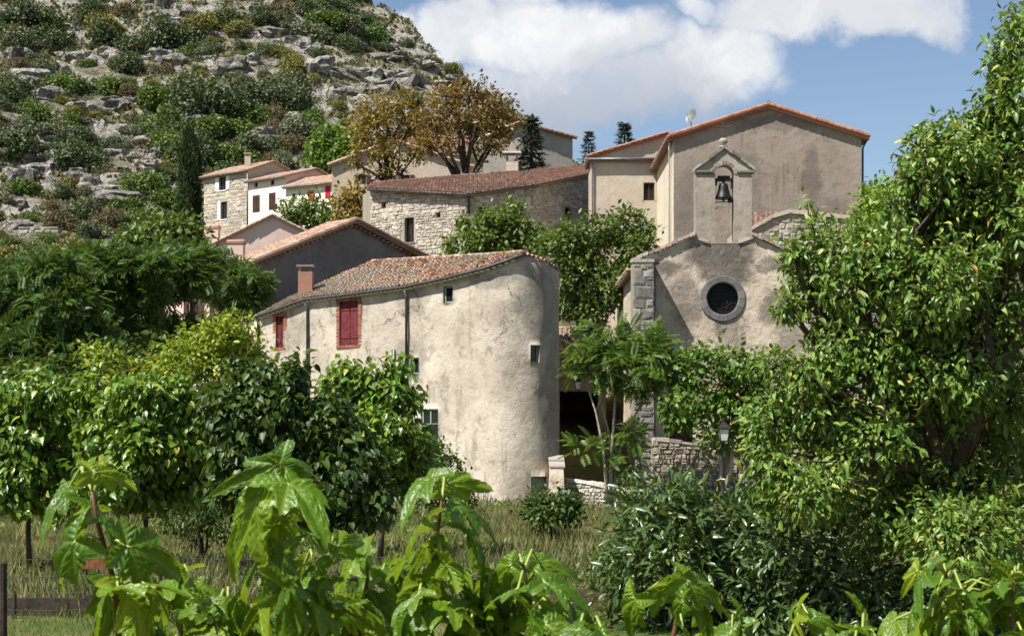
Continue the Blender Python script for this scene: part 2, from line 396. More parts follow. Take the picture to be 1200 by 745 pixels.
m, t, b = new_mat('dry field'); co = t.node('ShaderNodeNewGeometry').outputs['Position']
n1 = t.noise(co, 0.35, 6, 0.6); n2 = t.noise(co, 2.5, 8, 0.7); n3 = t.noise(co, 14, 5, 0.7)
col = t.mix(t.rng(n1, 0.4, 0.6), (0.155, 0.125, 0.05), (0.085, 0.10, 0.03))
col = t.mix(t.rng(n2, 0.5, 0.7, 0, 0.7), col, (0.23, 0.18, 0.09)); col = t.mix(t.rng(n3, 0.5, 0.75, 0, 0.6), col, (0.045, 0.045, 0.02))
t.put(b.inputs['Base Color'], col); b.inputs['Roughness'].default_value = 1; b.inputs['Specular IOR Level'].default_value = 0.1
bump(t, b, n2, 1.0, 0.06); M['field'] = m

m, t, b = new_mat('rocky hillside'); g = t.node('ShaderNodeNewGeometry'); co = g.outputs['Position']
n1 = t.noise(co, 0.09, 8, 0.62); n2 = t.noise(co, 0.5, 9, 0.7); n3 = t.noise(co, 2.2, 8, 0.7)
rock = t.mix(t.rng(n3, 0.35, 0.62), (0.28, 0.26, 0.23), (0.48, 0.45, 0.40)); rock = t.mix(t.rng(n2, 0.55, 0.7, 0, 0.7), rock, (0.15, 0.14, 0.125))
rock = t.mix(t.math('MULTIPLY', t.math('SUBTRACT', 1.0, cracks(t, co)), .85), rock, (.07, .065, .055))
dry = t.mix(t.rng(n2, 0.38, 0.6), (0.235, 0.205, 0.135), (0.12, 0.12, 0.06)); dry = t.mix(t.rng(n3, 0.5, 0.68, 0, 0.8), dry, (0.06, 0.065, 0.03))
pos = t.node('ShaderNodeSeparateXYZ', ins={0: co})
nz = t.node('ShaderNodeSeparateXYZ', ins={0: g.outputs['True Normal']}).outputs[2]
rf = t.math('MULTIPLY', t.math('ADD', t.rng(nz, 0.90, 0.74), t.rng(t.math('ADD', n2, t.math('MULTIPLY', n1, 0.5)), 0.73, 0.85), clamp=True), t.rng(pos.outputs[1], 150, 168))
wood = t.rng(t.math('ADD', pos.outputs[1], t.math('MULTIPLY', n1, 60)), 350, 420)
col = t.mix(rf, dry, rock); col = t.mix(wood, col, t.mix(t.rng(n2, 0.4, 0.6), (0.03, 0.045, 0.02), (0.06, 0.075, 0.03)))
t.put(b.inputs['Base Color'], col); b.inputs['Roughness'].default_value = 1; b.inputs['Specular IOR Level'].default_value = 0.1
bump(t, b, t.math('ADD', n3, t.math('MULTIPLY', n2, 1.2)), 1.0, 0.7); M['hillside'] = m
sheet('ground', gy1, M['field'])
sheet('hillside', gy2, M['hillside'])

# ------------------------------------------------------------------ walls, stones, roofs, windows
class Path:
    """ground plan of a wall, left to right as seen from outside; each point carries the wall-top height there"""
    def __init__(s, pts):
        s.p = [(float(a), float(b_), float(c)) for a, b_, c in pts]; s.s = [0.0]
        for a, b_ in zip(s.p, s.p[1:]): s.s.append(s.s[-1] + math.hypot(b_[0] - a[0], b_[1] - a[1]))
        s.L = s.s[-1]
    def seg(s, q):
        for i in range(len(s.s) - 1):
            if q <= s.s[i + 1] + 1e-9: return i
        return len(s.s) - 2
    def pos(s, q):
        i = s.seg(q); f = (q - s.s[i]) / max(1e-9, s.s[i + 1] - s.s[i]); a, b_ = s.p[i], s.p[i + 1]
        return (a[0] + (b_[0] - a[0]) * f, a[1] + (b_[1] - a[1]) * f)
    def top(s, q): return float(np.interp(q, s.s, [p[2] for p in s.p]))
    def tan(s, q):
        i = s.seg(q); a, b_ = s.p[i], s.p[i + 1]; l = math.hypot(b_[0] - a[0], b_[1] - a[1]); return ((b_[0] - a[0]) / l, (b_[1] - a[1]) / l)
    def nrm(s, q): t_ = s.tan(q); return (t_[1], -t_[0])
    def at(s, px):
        """where the line of sight through photo column px first meets the wall"""
        k = (px - 600) / FPX; best = None
        for i in range(len(s.p) - 1):
            a, b_ = s.p[i], s.p[i + 1]; fa, fb = a[0] - k * a[1], b_[0] - k * b_[1]
            if fa * fb <= 0 and fa != fb:
                f = fa / (fa - fb); y = a[1] + (b_[1] - a[1]) * f; q = s.s[i] + (s.s[i + 1] - s.s[i]) * f
                if best is None or y < best[0]: best = (y, q)
        return best[1]
    def rect(s, x0, y0, x1, y1):
        a, b_ = s.at(x0), s.at(x1); Y = s.pos((a + b_) / 2)[1]
        return (min(a, b_), max(a, b_), ZZ(y1, Y), ZZ(y0, Y))

def wall(name, P, base, ops, mat, parent, depth=0.22, seg=0.6, amp=0.0, thick=0.45, ends=False, smooth=False):
    ss = set(P.s); 
    for o in ops: ss |= {o[0], o[1]}
    ss = sorted(ss); s2 = []
    for a, b_ in zip(ss, ss[1:]):
        if b_ - a < 1e-6: continue
        n = max(1, int(math.ceil((b_ - a) / seg))); s2 += [a + (b_ - a) * k / n for k in range(n)]
    s2.append(ss[-1])
    zlow = min([p[2] for p in P.p] ); zlow = max(zlow - 0.15, max([o[3] for o in ops] + [base + 0.3]) + 0.02)
    zz = sorted({base, zlow} | {o[2] for o in ops} | {o[3] for o in ops}); z2 = []
    for a, b_ in zip(zz, zz[1:]):
        n = max(1, int(math.ceil((b_ - a) / seg))); z2 += [a + (b_ - a) * k / n for k in range(n)]
    z2.append(zz[-1]); nup = 3
    ns, nz_ = len(s2), len(z2) + nup
    V = np.zeros((ns, nz_, 3)); Nn = np.zeros((ns, 2))
    for i, q in enumerate(s2):
        x, y = P.pos(q); n0 = P.nrm(max(0, q - 1e-4)); n1_ = P.nrm(min(P.L, q + 1e-4)); nn = np.array([n0[0] + n1_[0], n0[1] + n1_[1]]); nn /= max(1e-6, np.linalg.norm(nn)); Nn[i] = nn
        tp = max(P.top(q), base + .1)
        for j in range(nz_):
            zl_ = min(zlow, tp); z = min(z2[j], tp) if j < len(z2) else zl_ + (tp - zl_) * (j - len(z2) + 1) / nup
            V[i, j] = (x, y, z)
    if amp:
        d = fbm(V.reshape(-1, 3), 0.55, 3, 2.2).reshape(ns, nz_) * amp * 2
        V[:, :, 0] += Nn[:, None, 0] * d; V[:, :, 1] += Nn[:, None, 1] * d
    mb = MB(); mb.V = [tuple(v) for v in V.reshape(-1, 3)]
    def inop(q, z): return any(o[0] - 1e-6 < q < o[1] + 1e-6 and o[2] - 1e-6 < z < o[3] + 1e-6 for o in ops)
    hole = np.zeros((ns - 1, nz_ - 1), bool)
    for i in range(ns - 1):
        for j in range(nz_ - 1):
            zc = (V[i, j, 2] + V[i, j + 1, 2]) / 2
            hole[i, j] = j < len(z2) - 1 and inop((s2[i] + s2[i + 1]) / 2, zc)
            if not hole[i, j] and max(V[i, j + 1, 2] - V[i, j, 2], V[i + 1, j + 1, 2] - V[i + 1, j, 2]) > 1e-4: mb.F.append((i * nz_ + j, (i + 1) * nz_ + j, (i + 1) * nz_ + j + 1, i * nz_ + j + 1))
    inner = {}
    def inn(i, j, dd):
        if (i, j, dd) not in inner:
            inner[(i, j, dd)] = len(mb.V); v = V[i, j]; mb.V.append((v[0] - Nn[i][0] * dd, v[1] - Nn[i][1] * dd, v[2]))
        return inner[(i, j, dd)]
    for i in range(ns - 1):
        for j in range(nz_ - 1):
            if not hole[i, j]: continue
            for (ii, jj, a, c) in ((i - 1, j, (i, j), (i, j + 1)), (i + 1, j, (i + 1, j + 1), (i + 1, j)), (i, j - 1, (i + 1, j), (i, j)), (i, j + 1, (i, j + 1), (i + 1, j + 1))):
                if not (0 <= ii < ns - 1 and 0 <= jj < nz_ - 1) or not hole[ii, jj]:
                    mb.F.append((a[0] * nz_ + a[1], c[0] * nz_ + c[1], inn(*c, depth), inn(*a, depth)))
    for i in range(ns - 1):      # wall head
        j = nz_ - 1; mb.F.append((i * nz_ + j, (i + 1) * nz_ + j, inn(i + 1, j, thick), inn(i, j, thick)))
    for i in ((0, ns - 1) if ends else ()):        # free ends
        for j in range(nz_ - 1):
            f = (i * nz_ + j, i * nz_ + j + 1, inn(i, j + 1, thick), inn(i, j, thick)); mb.F.append(f if i == 0 else f[::-1])
    o = mb.build(name, mat, parent, smooth=smooth)
    return o

# a pool of rough stones, unit size: x along, y out of the wall, z up
_r = np.random.RandomState(3)
STONE_V = []
STONE_F = [(0, 1, 5, 4), (1, 2, 6, 5), (2, 3, 7, 6), (3, 0, 4, 7), (4, 5, 9, 8), (5, 6, 10, 9), (6, 7, 11, 10), (7, 4, 8, 11), (8, 9, 10, 11)]
for k in range(10):
    v = []
    for y, sc in ((0.6, 1.0), (-0.3, 0.97), (-0.85, 0.62)):
        for sx, sz in ((-.5, -.5), (.5, -.5), (.5, .5), (-.5, .5)):
            v.append((sx * sc + _r.uniform(-.11, .11) * (y < .5), y + _r.uniform(-.3, .3) * (y < 0), sz * sc + _r.uniform(-.13, .13) * (y < .5)))
    STONE_V.append(np.array(v))
def stone_meshes(mat):
    r = []
    for v in STONE_V:
        me = mesh_np('stone', v, STONE_F); me.materials.append(mat); r.append(me)
    return r
_pool = {}
def courses(s0, s1, z0, z1, h, w, seed, joint=0.02):
    r = random.Random(seed); z = z0; out = []
    while z < z1 - 0.3 * h:
        hh = h * r.uniform(0.65, 1.35); hh = min(hh, z1 - z); s = s0 - r.uniform(0, w * .5)
        while s < s1:
            ww = w * r.choice([0.45, 0.7, 0.9, 1.1, 1.5, 1.9]) * r.uniform(0.85, 1.15)
            a, b_ = max(s, s0), min(s + ww, s1)
            if b_ - a > 0.25 * h:
                if hh > h and r.random() < 0.25:
                    f = r.uniform(.4, .6); out.append((a, b_, z, z + hh * f)); out.append((a, b_, z + hh * f, z + hh))
                else: out.append((a, b_, z + r.uniform(-.22, .15) * h, z + hh * r.uniform(.8, 1.08)))
            s += ww
        z += hh
    return [(a + joint / 2, b_ - joint / 2, c + joint / 2, d - joint / 2) for a, b_, c, d in out]
def stones_on(part, P, rects, mat, ops=(), indiv=0, proud=0.07, seed=0, name='stone', rest='rubble_stones'):
    r = random.Random(seed); good = []
    for a, b_, c, d in rects:
        if d > min(P.top(a), P.top(b_)) + 0.03 or d - c < 0.03: continue
        if any(a < o[1] and b_ > o[0] and c < o[3] and d > o[2] for o in ops): continue
        good.append((a, b_, c, d))
    good.sort(key=lambda q: -(q[1] - q[0]) * (q[3] - q[2]))
    if mat.name not in _pool: _pool[mat.name] = stone_meshes(mat)
    V = []; F = []
    for k, (a, b_, c, d) in enumerate(good):
        q = (a + b_) / 2; x, y = P.pos(q); tt = P.tan(q); nn = P.nrm(q); dp = proud * r.uniform(.6, 1.3)
        fl = r.choice((-1, 1)); i = r.randrange(10)
        Mx = Matrix(((tt[0] * (b_ - a) * fl, -nn[0] * dp, 0, x), (tt[1] * (b_ - a) * fl, -nn[1] * dp, 0, y), (0, 0, d - c, (c + d) / 2), (0, 0, 0, 1)))
        if k < indiv: inst(name, _pool[mat.name][i], Mx, part)
        else:
            A = np.array(Mx); v = STONE_V[i] @ A[:3, :3].T + A[:3, 3]; k0 = len(V) * 12
            V.append(v); F += [tuple(w + k0 for w in (f if fl > 0 else f[::-1])) for f in STONE_F]
    if V: obj(rest, np.concatenate(V), F, mat, part, kind='stuff')

def poly(P_, f):
    """point at fraction f (by length) of a polyline"""
    d = [0.0]
    for a, b_ in zip(P_, P_[1:]): d.append(d[-1] + (b_ - a).length)
    q = f * d[-1]
    for i in range(len(P_) - 1):
        if q <= d[i + 1] or i == len(P_) - 2:
            return P_[i].lerp(P_[i + 1], (q - d[i]) / max(1e-9, d[i + 1] - d[i]))
def roof(parent, E, R, mat, seed=0, col=0.235, row=0.36, over=0.14, name='roof_slope', ridge=False, thick=0.10, rag=0.02, verge=True, eave_drip=True):
    """a tiled slope between eave E and ridge R (polylines with matching vertices): boarded deck, rows of barrel tiles over it"""
    r = random.Random(seed); E = [Vector(e) for e in E]; R = [Vector(q) for q in R]
    Lg = sum((b_ - a).length for a, b_ in zip(E, E[1:])); nc = max(3, int(Lg / col))
    def ER(f):      # same vertex parameter on both lines
        d = [0.0]
        for a, b_ in zip(E, E[1:]): d.append(d[-1] + (b_ - a).length)
        q = f * d[-1]
        for i in range(len(E) - 1):
            if q <= d[i + 1] + 1e-9 or i == len(E) - 2:
                g_ = (q - d[i]) / max(1e-9, d[i + 1] - d[i]); return E[i].lerp(E[i + 1], g_), R[i].lerp(R[i + 1], g_), (E[i + 1] - E[i]).normalized()
    deck = MB(); tl = MB(); k0 = None; n = max(nc // 3, len(E) * 2)
    dl = [0.0]
    for a, b_ in zip(E, E[1:]): dl.append(dl[-1] + (b_ - a).length)
    fs_ = sorted(set([k / n for k in range(n + 1)] + [x / dl[-1] for x in dl])); n = len(fs_) - 1
    for i in range(n + 1):
        e, q, tg = ER(fs_[i]); u = (q - e); u = u.normalized() if u.length > 1e-6 else Vector((0, 0, 1))
        e = e - u * over * 0.7
        deck.V += [tuple(e), tuple(q), tuple(e - Vector((0, 0, thick))), tuple(q - Vector((0, 0, thick)))]
        if i: a = (i - 1) * 4; c = i * 4; deck.F += [(a, c, c + 1, a + 1), (a + 2, a + 3, c + 3, c + 2), (a, a + 2, c + 2, c)]
    deck.F += [(0, 1, 3, 2), (n * 4, n * 4 + 2, n * 4 + 3, n * 4 + 1)]
    rf = deck.build(name, mat, parent)
    ns = 5
    for i in range(nc + 1):
        e, q, tg = ER(i / nc); L = (q - e).length
        if L < 0.25: continue
        u = (q - e).normalized(); nn = tg.cross(u)
        if nn.z < 0: nn = -nn
        nn.normalize(); sd = u.cross(nn).normalized()
        a = -over - r.uniform(0, .04); j = 0
        while a < L - 0.05:
            l = min(row * 1.12, L - a + 0.05); jx = r.uniform(-1, 1) * rag; jr = r.uniform(-1, 1) * rag * 0.6; hup = r.uniform(0, rag * .8)
            r0, r1 = col * 0.44, col * 0.36; k = len(tl.V)
            for (aa, rr, up, jj) in ((a, r0, 0.035 + hup, jx), (a + l, r1, 0.012 + hup, jx + jr)):
                base = e + u * aa + nn * up + sd * jj
                for m_ in range(ns + 1):
                    th = math.pi * m_ / ns; tl.V.append(tuple(base + sd * (rr * math.cos(th)) + nn * (rr * 0.85 * math.sin(th))))
            for m_ in range(ns): tl.F.append((k + m_, k + m_ + 1, k + ns + 2 + m_, k + ns + 1 + m_))
            tl.F.append(tuple(k + m_ for m_ in range(ns + 1))[::-1])
            a += row * r.uniform(.94, 1.06); j += 1
    tl.build('roof_tiles', mat, rf, kind='stuff')
    if ridge: ridge_tiles(rf, R, mat, seed)
    return rf
def ridge_tiles(part, R, mat, seed=0, rad=0.13, step=0.38):
    r = random.Random(seed + 5); R = [Vector(q) for q in R]; L = sum((b_ - a).length for a, b_ in zip(R, R[1:])); n = max(2, int(L / step)); mb = MB(); ns = 5
    for i in range(n):
        a, c = poly(R, i / n), poly(R, min(1, (i + 1.12) / n)); u = (c - a).normalized(); sd = u.cross(Vector((0, 0, 1))).normalized(); up = sd.cross(u); k = len(mb.V)
        for p_, rr in ((a, rad * 1.05), (c, rad * .92)):
            b0 = p_ + up * r.uniform(0, .02)
            for m_ in range(ns + 1):
                th = math.pi * m_ / ns; mb.V.append(tuple(b0 + sd * (rr * math.cos(th)) + up * (rr * .9 * math.sin(th))))
        mb.F += [(k + m_, k + m_ + 1, k + ns + 2 + m_, k + ns + 1 + m_) for m_ in range(ns)]; mb.F.append(tuple(k + m_ for m_ in range(ns + 1)))
    mb.build('ridge_tiles', mat, part, kind='stuff')

def frame_at(P, op):
    q = (op[0] + op[1]) / 2; x, y = P.pos(q); return (x, y), P.tan(q), P.nrm(q), (op[1] - op[0]) / 2, op[2], op[3]
def window(parent, P, op, frame_mat, kind='casement', shutter_mat=None, set_back=0.14, bars=1, sill=None, surround=None, name='window', sh_w=None, label=None):
    """frame with glazing bars > pane, sill, shutter (each its own object)"""
    O, t_, n_, hw, z0, z1 = frame_at(P, op); f = MB(); b_ = min(0.07, hw * 0.28); v0, v1 = -set_back - 0.05, -set_back
    f.boxf(O, t_, n_, -hw, -hw + b_, v0, v1, z0, z1).boxf(O, t_, n_, hw - b_, hw, v0, v1, z0, z1)
    f.boxf(O, t_, n_, -hw + b_, hw - b_, v0, v1, z0, z0 + b_).boxf(O, t_, n_, -hw + b_, hw - b_, v0, v1, z1 - b_, z1)
    if hw > 0.3: f.boxf(O, t_, n_, -0.03, 0.03, v0, v1 + .004, z0 + b_, z1 - b_)
    for k in range(1, bars + 1):
        z = z0 + (z1 - z0) * k / (bars + 1); f.boxf(O, t_, n_, -hw + b_, hw - b_, v0 + .01, v1 - .006, z - .015, z + .015)
    w_ = f.build(name, frame_mat, parent)
    if label: w_['label'] = label
    MB().boxf(O, t_, n_, -hw + b_ * .5, hw - b_ * .5, v0 + .012, v0 + .022, z0 + b_ * .5, z1 - b_ * .5).build('pane', M['glass'], w_)
    if sill: MB().boxf(O, t_, n_, -hw - .08, hw + .08, -set_back, 0.07, z0 - .09, z0 + .004).build('sill', sill, w_)
    if surround:
        s_ = 0.14; g = MB()
        g.boxf(O, t_, n_, -hw - s_, -hw + .003, -.06, .022, z0 - .02, z1 + s_).boxf(O, t_, n_, hw - .003, hw + s_, -.06, .022, z0 - .02, z1 + s_).boxf(O, t_, n_, -hw + .003, hw - .003, -.06, .018, z1 - .003, z1 + s_)
        g.build('surround', surround, w_)
    if kind == 'closed' and shutter_mat:        # shutters closed inside the reveal
        for sg in (-1, 1):
            g = MB(); a, c = sorted((sg * 0.012, sg * (hw - 0.01)))
            g.boxf(O, t_, n_, a, c, -set_back + .012, -set_back + .05, z0 + .02, z1 - .02)
            np_ = 3
            for k in range(np_): 
                aa = a + (c - a) * k / np_; g.boxf(O, t_, n_, aa + .012, aa + (c - a) / np_ - .012, -set_back + .05, -set_back + .062, z0 + .03, z1 - .03)
            for z in (z0 + (z1 - z0) * .18, z0 + (z1 - z0) * .82): g.boxf(O, t_, n_, a + .02, c - .02, -set_back + .062, -set_back + .085, z - .05, z + .05)
            g.build('shutter', shutter_mat, w_)
    if kind in ('open', 'open_left') and shutter_mat:
        W2 = sh_w or hw
        for sg in ((-1, 1) if kind == 'open' else (-1,)):
            g = MB(); a, c = sorted((sg * (hw + .03), sg * (hw + .03 + W2)))
            g.boxf(O, t_, n_, a, c, .02, .06, z0, z1)
            for z in (z0 + (z1 - z0) * .2, z0 + (z1 - z0) * .8): g.boxf(O, t_, n_, a + .03, c - .03, .06, .085, z - .05, z + .05)
            g.build('shutter', shutter_mat, w_)
    return w_
def pipe(parent, pts, rad, mat, name='downpipe', n=8): 
    return MB().tube(pts, rad, n).build(name, mat, parent, smooth=True)
def chimney(parent, c, sx, sy, h, mat, cap='slab', cap_mat=None, name='chimney'):
    ch = MB().box(c, sx, sy, h).build(name, mat, parent)
    g = MB()
    if cap == 'slab':
        for dx in (-1, 1):
            for dy in (-1, 1): g.box((c[0] + dx * (sx / 2 - .07), c[1] + dy * (sy / 2 - .07), c[2] + h), .12, .12, .22)
        g.box((c[0], c[1], c[2] + h + .22), sx + .16, sy + .16, .08)
    elif cap == 'pyramid':
        for dx in (-1, 1):
            for dy in (-1, 1): g.box((c[0] + dx * (sx / 2 - .08), c[1] + dy * (sy / 2 - .08), c[2] + h), .15, .15, .55)
        g.box((c[0], c[1], c[2] + h + .55), sx + .5, sy + .5, .14, .9); g.box((c[0], c[1], c[2] + h + .69), sx * .8, sy * .8, .75, .15)
    elif cap == 'tile':
        g.box((c[0], c[1], c[2] + h), sx + .1, sy + .1, .05)
        for k in range(3): g.tube([(c[0] - sx * .55, c[1] + (k - 1) * sy * .33, c[2] + h + .08), (c[0] + sx * .55, c[1] + (k - 1) * sy * .33, c[2] + h + .12)], sy * .17, 8)
    g.build('cap', cap_mat or mat, ch)
    return ch
# ------------------------------------------------------------------ buildings
P_ROUND = plaster('pale ochre render', (0.61, 0.545, 0.45), (0.47, 0.415, 0.34), (0.24, 0.21, 0.175), 0.06, 0.8, 0.75,
                  stains=[(1.5, .8, 8.0, 1.1, 3.0, 2.2, .8), (-1.2, .5, 9.0, 2.2, 3.0, .5, .65), (2.0, 2, 4.5, .7, 3.0, 3.8, .75), (-3.9, 3, 5.6, .8, 2.5, 1.4, .6), (-3.7, 3, 8.3, .7, 2.5, .8, .6), (1.2, .8, .5, 1.4, 2, 1.0, .7), (-6.5, 4.5, 7.9, 1.2, 2.5, .5, .55), (-9, 6, 7.2, .8, 2, .9, .5), (.2, 0, 6.0, .6, 2, 1.2, .35)], stain_c=(0.20, 0.18, 0.15), crack=.8)
P_CHAPEL = plaster('weathered chapel render', (0.70, 0.60, 0.475), (0.48, 0.41, 0.33), (0.21, 0.18, 0.15), 0.08, 0.7, 0.75,
                   stains=[(0, 0, 10.75, 1.9, 2.5, 1.0, 1), (.1, 0, 9.9, 1.4, 2.5, .9, .95), (-2.9, 0, 10.1, 1.5, 2.5, .5, .85), (2.4, 0, 8.3, 1.0, 2.5, .9, .8), (-1.6, 0, 8.6, .8, 2.5, 1.3, .7), (2.4, 0, 10.2, 1.4, 2.5, .4, .8), (.3, 0, 7.4, .7, 2.5, 1.0, .6), (3.2, 0, 7.0, .8, 2.5, .9, .6)], stain_c=(0.13, 0.115, 0.098), crack=.8)
P_TOWER = plaster('grey bell gable render', (0.40, 0.355, 0.30), (0.29, 0.26, 0.22), (0.15, 0.135, 0.115), 0.04, 0.8, 0.7)
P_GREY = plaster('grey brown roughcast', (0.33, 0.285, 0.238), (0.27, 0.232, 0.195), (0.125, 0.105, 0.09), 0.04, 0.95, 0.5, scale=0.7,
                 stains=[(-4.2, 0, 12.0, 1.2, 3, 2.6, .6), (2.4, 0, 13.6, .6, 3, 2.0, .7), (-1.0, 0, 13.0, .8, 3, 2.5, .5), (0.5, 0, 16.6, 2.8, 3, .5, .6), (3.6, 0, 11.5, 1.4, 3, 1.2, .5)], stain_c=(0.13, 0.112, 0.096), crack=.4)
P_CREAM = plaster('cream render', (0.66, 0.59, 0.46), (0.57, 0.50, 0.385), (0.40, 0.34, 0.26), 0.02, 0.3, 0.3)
P_TAN = plaster('tan render', (0.52, 0.445, 0.355), (0.43, 0.37, 0.295), (0.30, 0.255, 0.205), 0.03, 0.4, 0.4)
P_BEIGE = plaster('beige village render', (0.50, 0.42, 0.335), (0.42, 0.355, 0.28), (0.31, 0.26, 0.20), 0.03, 0.4, 0.4)
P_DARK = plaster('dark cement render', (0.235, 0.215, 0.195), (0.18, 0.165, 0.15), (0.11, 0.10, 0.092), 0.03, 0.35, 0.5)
P_PINK = plaster('pink render', (0.70, 0.53, 0.46), (0.63, 0.47, 0.41), (0.50, 0.38, 0.33), 0.02, 0.25, 0.25)
P_WHITE = plaster('off white render', (0.76, 0.71, 0.62), (0.69, 0.635, 0.545), (0.52, 0.47, 0.39), 0.02, 0.25, 0.25)

def eave_course(parent, E, mat, step=0.26, drop=0.16, out=0.05):
    L = sum((b_ - a).length for a, b_ in zip(E, E[1:])); n = int(L / step); mb = MB()
    for i in range(n):
        a, c = poly(E, (i + .15) / n), poly(E, (i + .8) / n); u = (c - a); u.z = 0; u.normalize(); nn = Vector((u.y, -u.x, 0)); m_ = (a + c) / 2; h = (c - a).length / 2
        mb.boxf((m_.x, m_.y), (u.x, u.y), (nn.x, nn.y), -h, h, -.16, out, m_.z - drop, m_.z - drop + .075)
    return mb.build('eave_course', mat, parent, kind='stuff')
def shifted(E, dn, dz):
    r = []
    for i, e in enumerate(E):
        u = E[min(i + 1, len(E) - 1)] - E[max(i - 1, 0)]; u.z = 0; u.normalize(); r.append(e + Vector((u.y, -u.x, 0)) * dn + Vector((0, 0, dz)))
    return r

# --- the round-cornered house in the middle
rh = thing('round_cornered_house', 'tall pale ochre house with a rounded corner and red shutters', 'house', (*XY(590, 66.5), 0))
_tp = [(290, 376), (303, 373.5), (360, 353), (420, 346), (480, 338), (530, 327), (560, 320), (585, 311), (600, 304.5), (614, 299.5), (626, 302), (637, 306.5), (646, 311.5), (652, 316), (655, 319), (700, 319)]
def rtop(x, y): return ZZ(float(np.interp(600 + FPX * x / y, *zip(*_tp))), y)
arc = [(1.9 * math.cos(a), 68.6 + 1.9 * math.sin(a)) for a in np.radians(np.linspace(-127.7, 4, 27))]
plan = [(-11.02, 74.73), (-8.76, 72.98), (-6.9, 71.55), (-4.11, 69.4), (-2.6, 68.22)] + arc
PR = Path([(-11.9, 84, rtop(-11.02, 74.73))] + [(x, y, rtop(x, y)) for x, y in plan] + [(2.02, 76, rtop(*arc[-1])), (1.9, 84, rtop(*arc[-1]) - .5)])
ops = {k: PR.rect(*v) for k, v in dict(red=(398, 353, 420, 404), redl=(323.5, 371, 332.5, 407), top=(519, 335, 530, 355), mid=(482, 419, 491, 438), rnd=(621.5, 404, 632, 425), tall=(493, 479, 513, 531), door=(622, 558, 640, 592)).items()}
rw = wall('wall', PR, -0.3, list(ops.values()), P_ROUND, rh, 0.24, 0.35, amp=0.045, smooth=True)
def brick_surround(P, op, part):
    O, t_, n_, hw, z0, z1 = frame_at(P, op); r = random.Random(int(hw * 1e4)); mb = MB(); h = .068; z = z0 - .12
    while z < z1 + .02:
        for sg in (-1, 1):
            wd = .20 if int(z / h) % 2 else .15; a, c = sorted((sg * (hw + .002), sg * (hw + wd)))
            mb.boxf(O, t_, n_, a, c, -.12, .014 + r.uniform(0, .012), z, z + h - .012)
        z += h
    x = -hw - .18
    while x < hw + .14: mb.boxf(O, t_, n_, x, x + .085, -.12, .02 + r.uniform(0, .012), z1 + .004, z1 + .15); mb.boxf(O, t_, n_, x, x + .085, -.12, .035 + r.uniform(0, .012), z0 - .125, z0 - .002); x += .1
    mb.build('brick_surround', M['brick'], part, kind='stuff')
w_ = window(rh, PR, ops['red'], M['brown_wood'], 'closed', M['red_paint'], label='window behind closed crimson shutters'); brick_surround(PR, ops['red'], w_)
w_ = window(rh, PR, ops['redl'], M['brown_wood'], 'closed', M['red_paint'], label='narrow window behind closed red shutters'); brick_surround(PR, ops['redl'], w_)
for k in ('top', 'mid', 'rnd'): window(rh, PR, ops[k], M['green_paint'], bars=0, set_back=.12, label='small square window with a pale green frame')
window(rh, PR, ops['tall'], M['green_paint'], bars=2, set_back=.1, label='tall window with a pale green frame')
O, t_, n_, hw, z0, z1 = frame_at(PR, ops['door']); g = MB()
for k in range(5): g.boxf(O, t_, n_, -hw + 2 * hw * k / 5 + .006, -hw + 2 * hw * (k + 1) / 5 - .006, -.2, -.15, z0, z1 - .05)
dr = g.build('cellar_door', M['green_door'], rh); MB().boxf(O, t_, n_, -hw, hw, -.21, -.05, z1 - .05, z1 - .002).build('lintel', M['dark_wood'], dr)
Er = []
for px in (306, 325, 360, 400, 440, 480, 515, 545, 570, 590, 604, 613):
    q = PR.at(px); x, y = PR.pos(q); n_ = PR.nrm(q); o_ = .15 if px < 560 else max(.05, .15 - (px - 560) * .003); Er.append(Vector((x + n_[0] * o_, y + n_[1] * o_, PR.top(q) + .10)))
Rr = [W(303.5, 371.5, 75.3), W(322, 359, 75.7), W(345, 347, 76.2), W(372, 335, 77), W(402, 321, 77.8), W(437, 307, 78.5), W(480, 304.5, 76.5), W(520, 302.5, 74), W(553, 300.5, 71.8), W(580, 298.8, 69.8), W(600, 297.3, 68.4), W(614, 296, 67.2)]
rr = roof(rh, Er, Rr, M['tile_old'], 1, col=.2, row=.33, rag=.035, over=.08)
Eb = []
for px in (614, 626, 637, 646, 652):
    q = PR.at(px); x, y = PR.pos(q); n_ = PR.nrm(q); Eb.append(Vector((x - n_[0] * .05, y - n_[1] * .05, PR.top(q) + .03)))
zr_ = Eb[-1].z
Eb += [Vector((1.9, 70.5, zr_)), Vector((2.1, 76, zr_)), Vector((2.0, 84, zr_ - .4))]
roof(rh, Eb, [W(614, 296, 67.2), W(610, 296.3, 67.5), W(604, 297, 68.1), W(590, 298, 69.2), W(570, 299.5, 70.5), W(540, 301.5, 72.7), W(500, 303.5, 75.3), W(437, 307, 78.5)], M['tile_old'], 2, col=.2, row=.33, rag=.035, over=.02, thick=.03)
roof(rh, [Vector((-12, 84, Er[0].z - .1)), Er[0] + Vector((-.1, .4, 0))], [W(437, 307, 78.5) + Vector((-.4, .6, -.2)), W(437, 307, 78.5)], M['tile_old'], 3, col=.2, row=.33, rag=.035)
ridge_tiles(rr, Rr[5:], M['tile_old'], 4)
eave_course(rh, Er[:-1], P_WHITE)
pipe(rh, shifted(Er, .10, -.05), .055, M['zinc_dark'], 'gutter')
for px, y1 in ((362, 470), (478, 440)):
    q = PR.at(px); x, y = PR.pos(q); n_ = PR.nrm(q); zt = PR.top(q)
    pipe(rh, [(x + n_[0] * .22, y + n_[1] * .22, zt - .08), (x + n_[0] * .1, y + n_[1] * .1, zt - .35), (x + n_[0] * .1, y + n_[1] * .1, ZZ(y1, y) if px == 478 else 2.0)], .055, M['zinc_dark'])
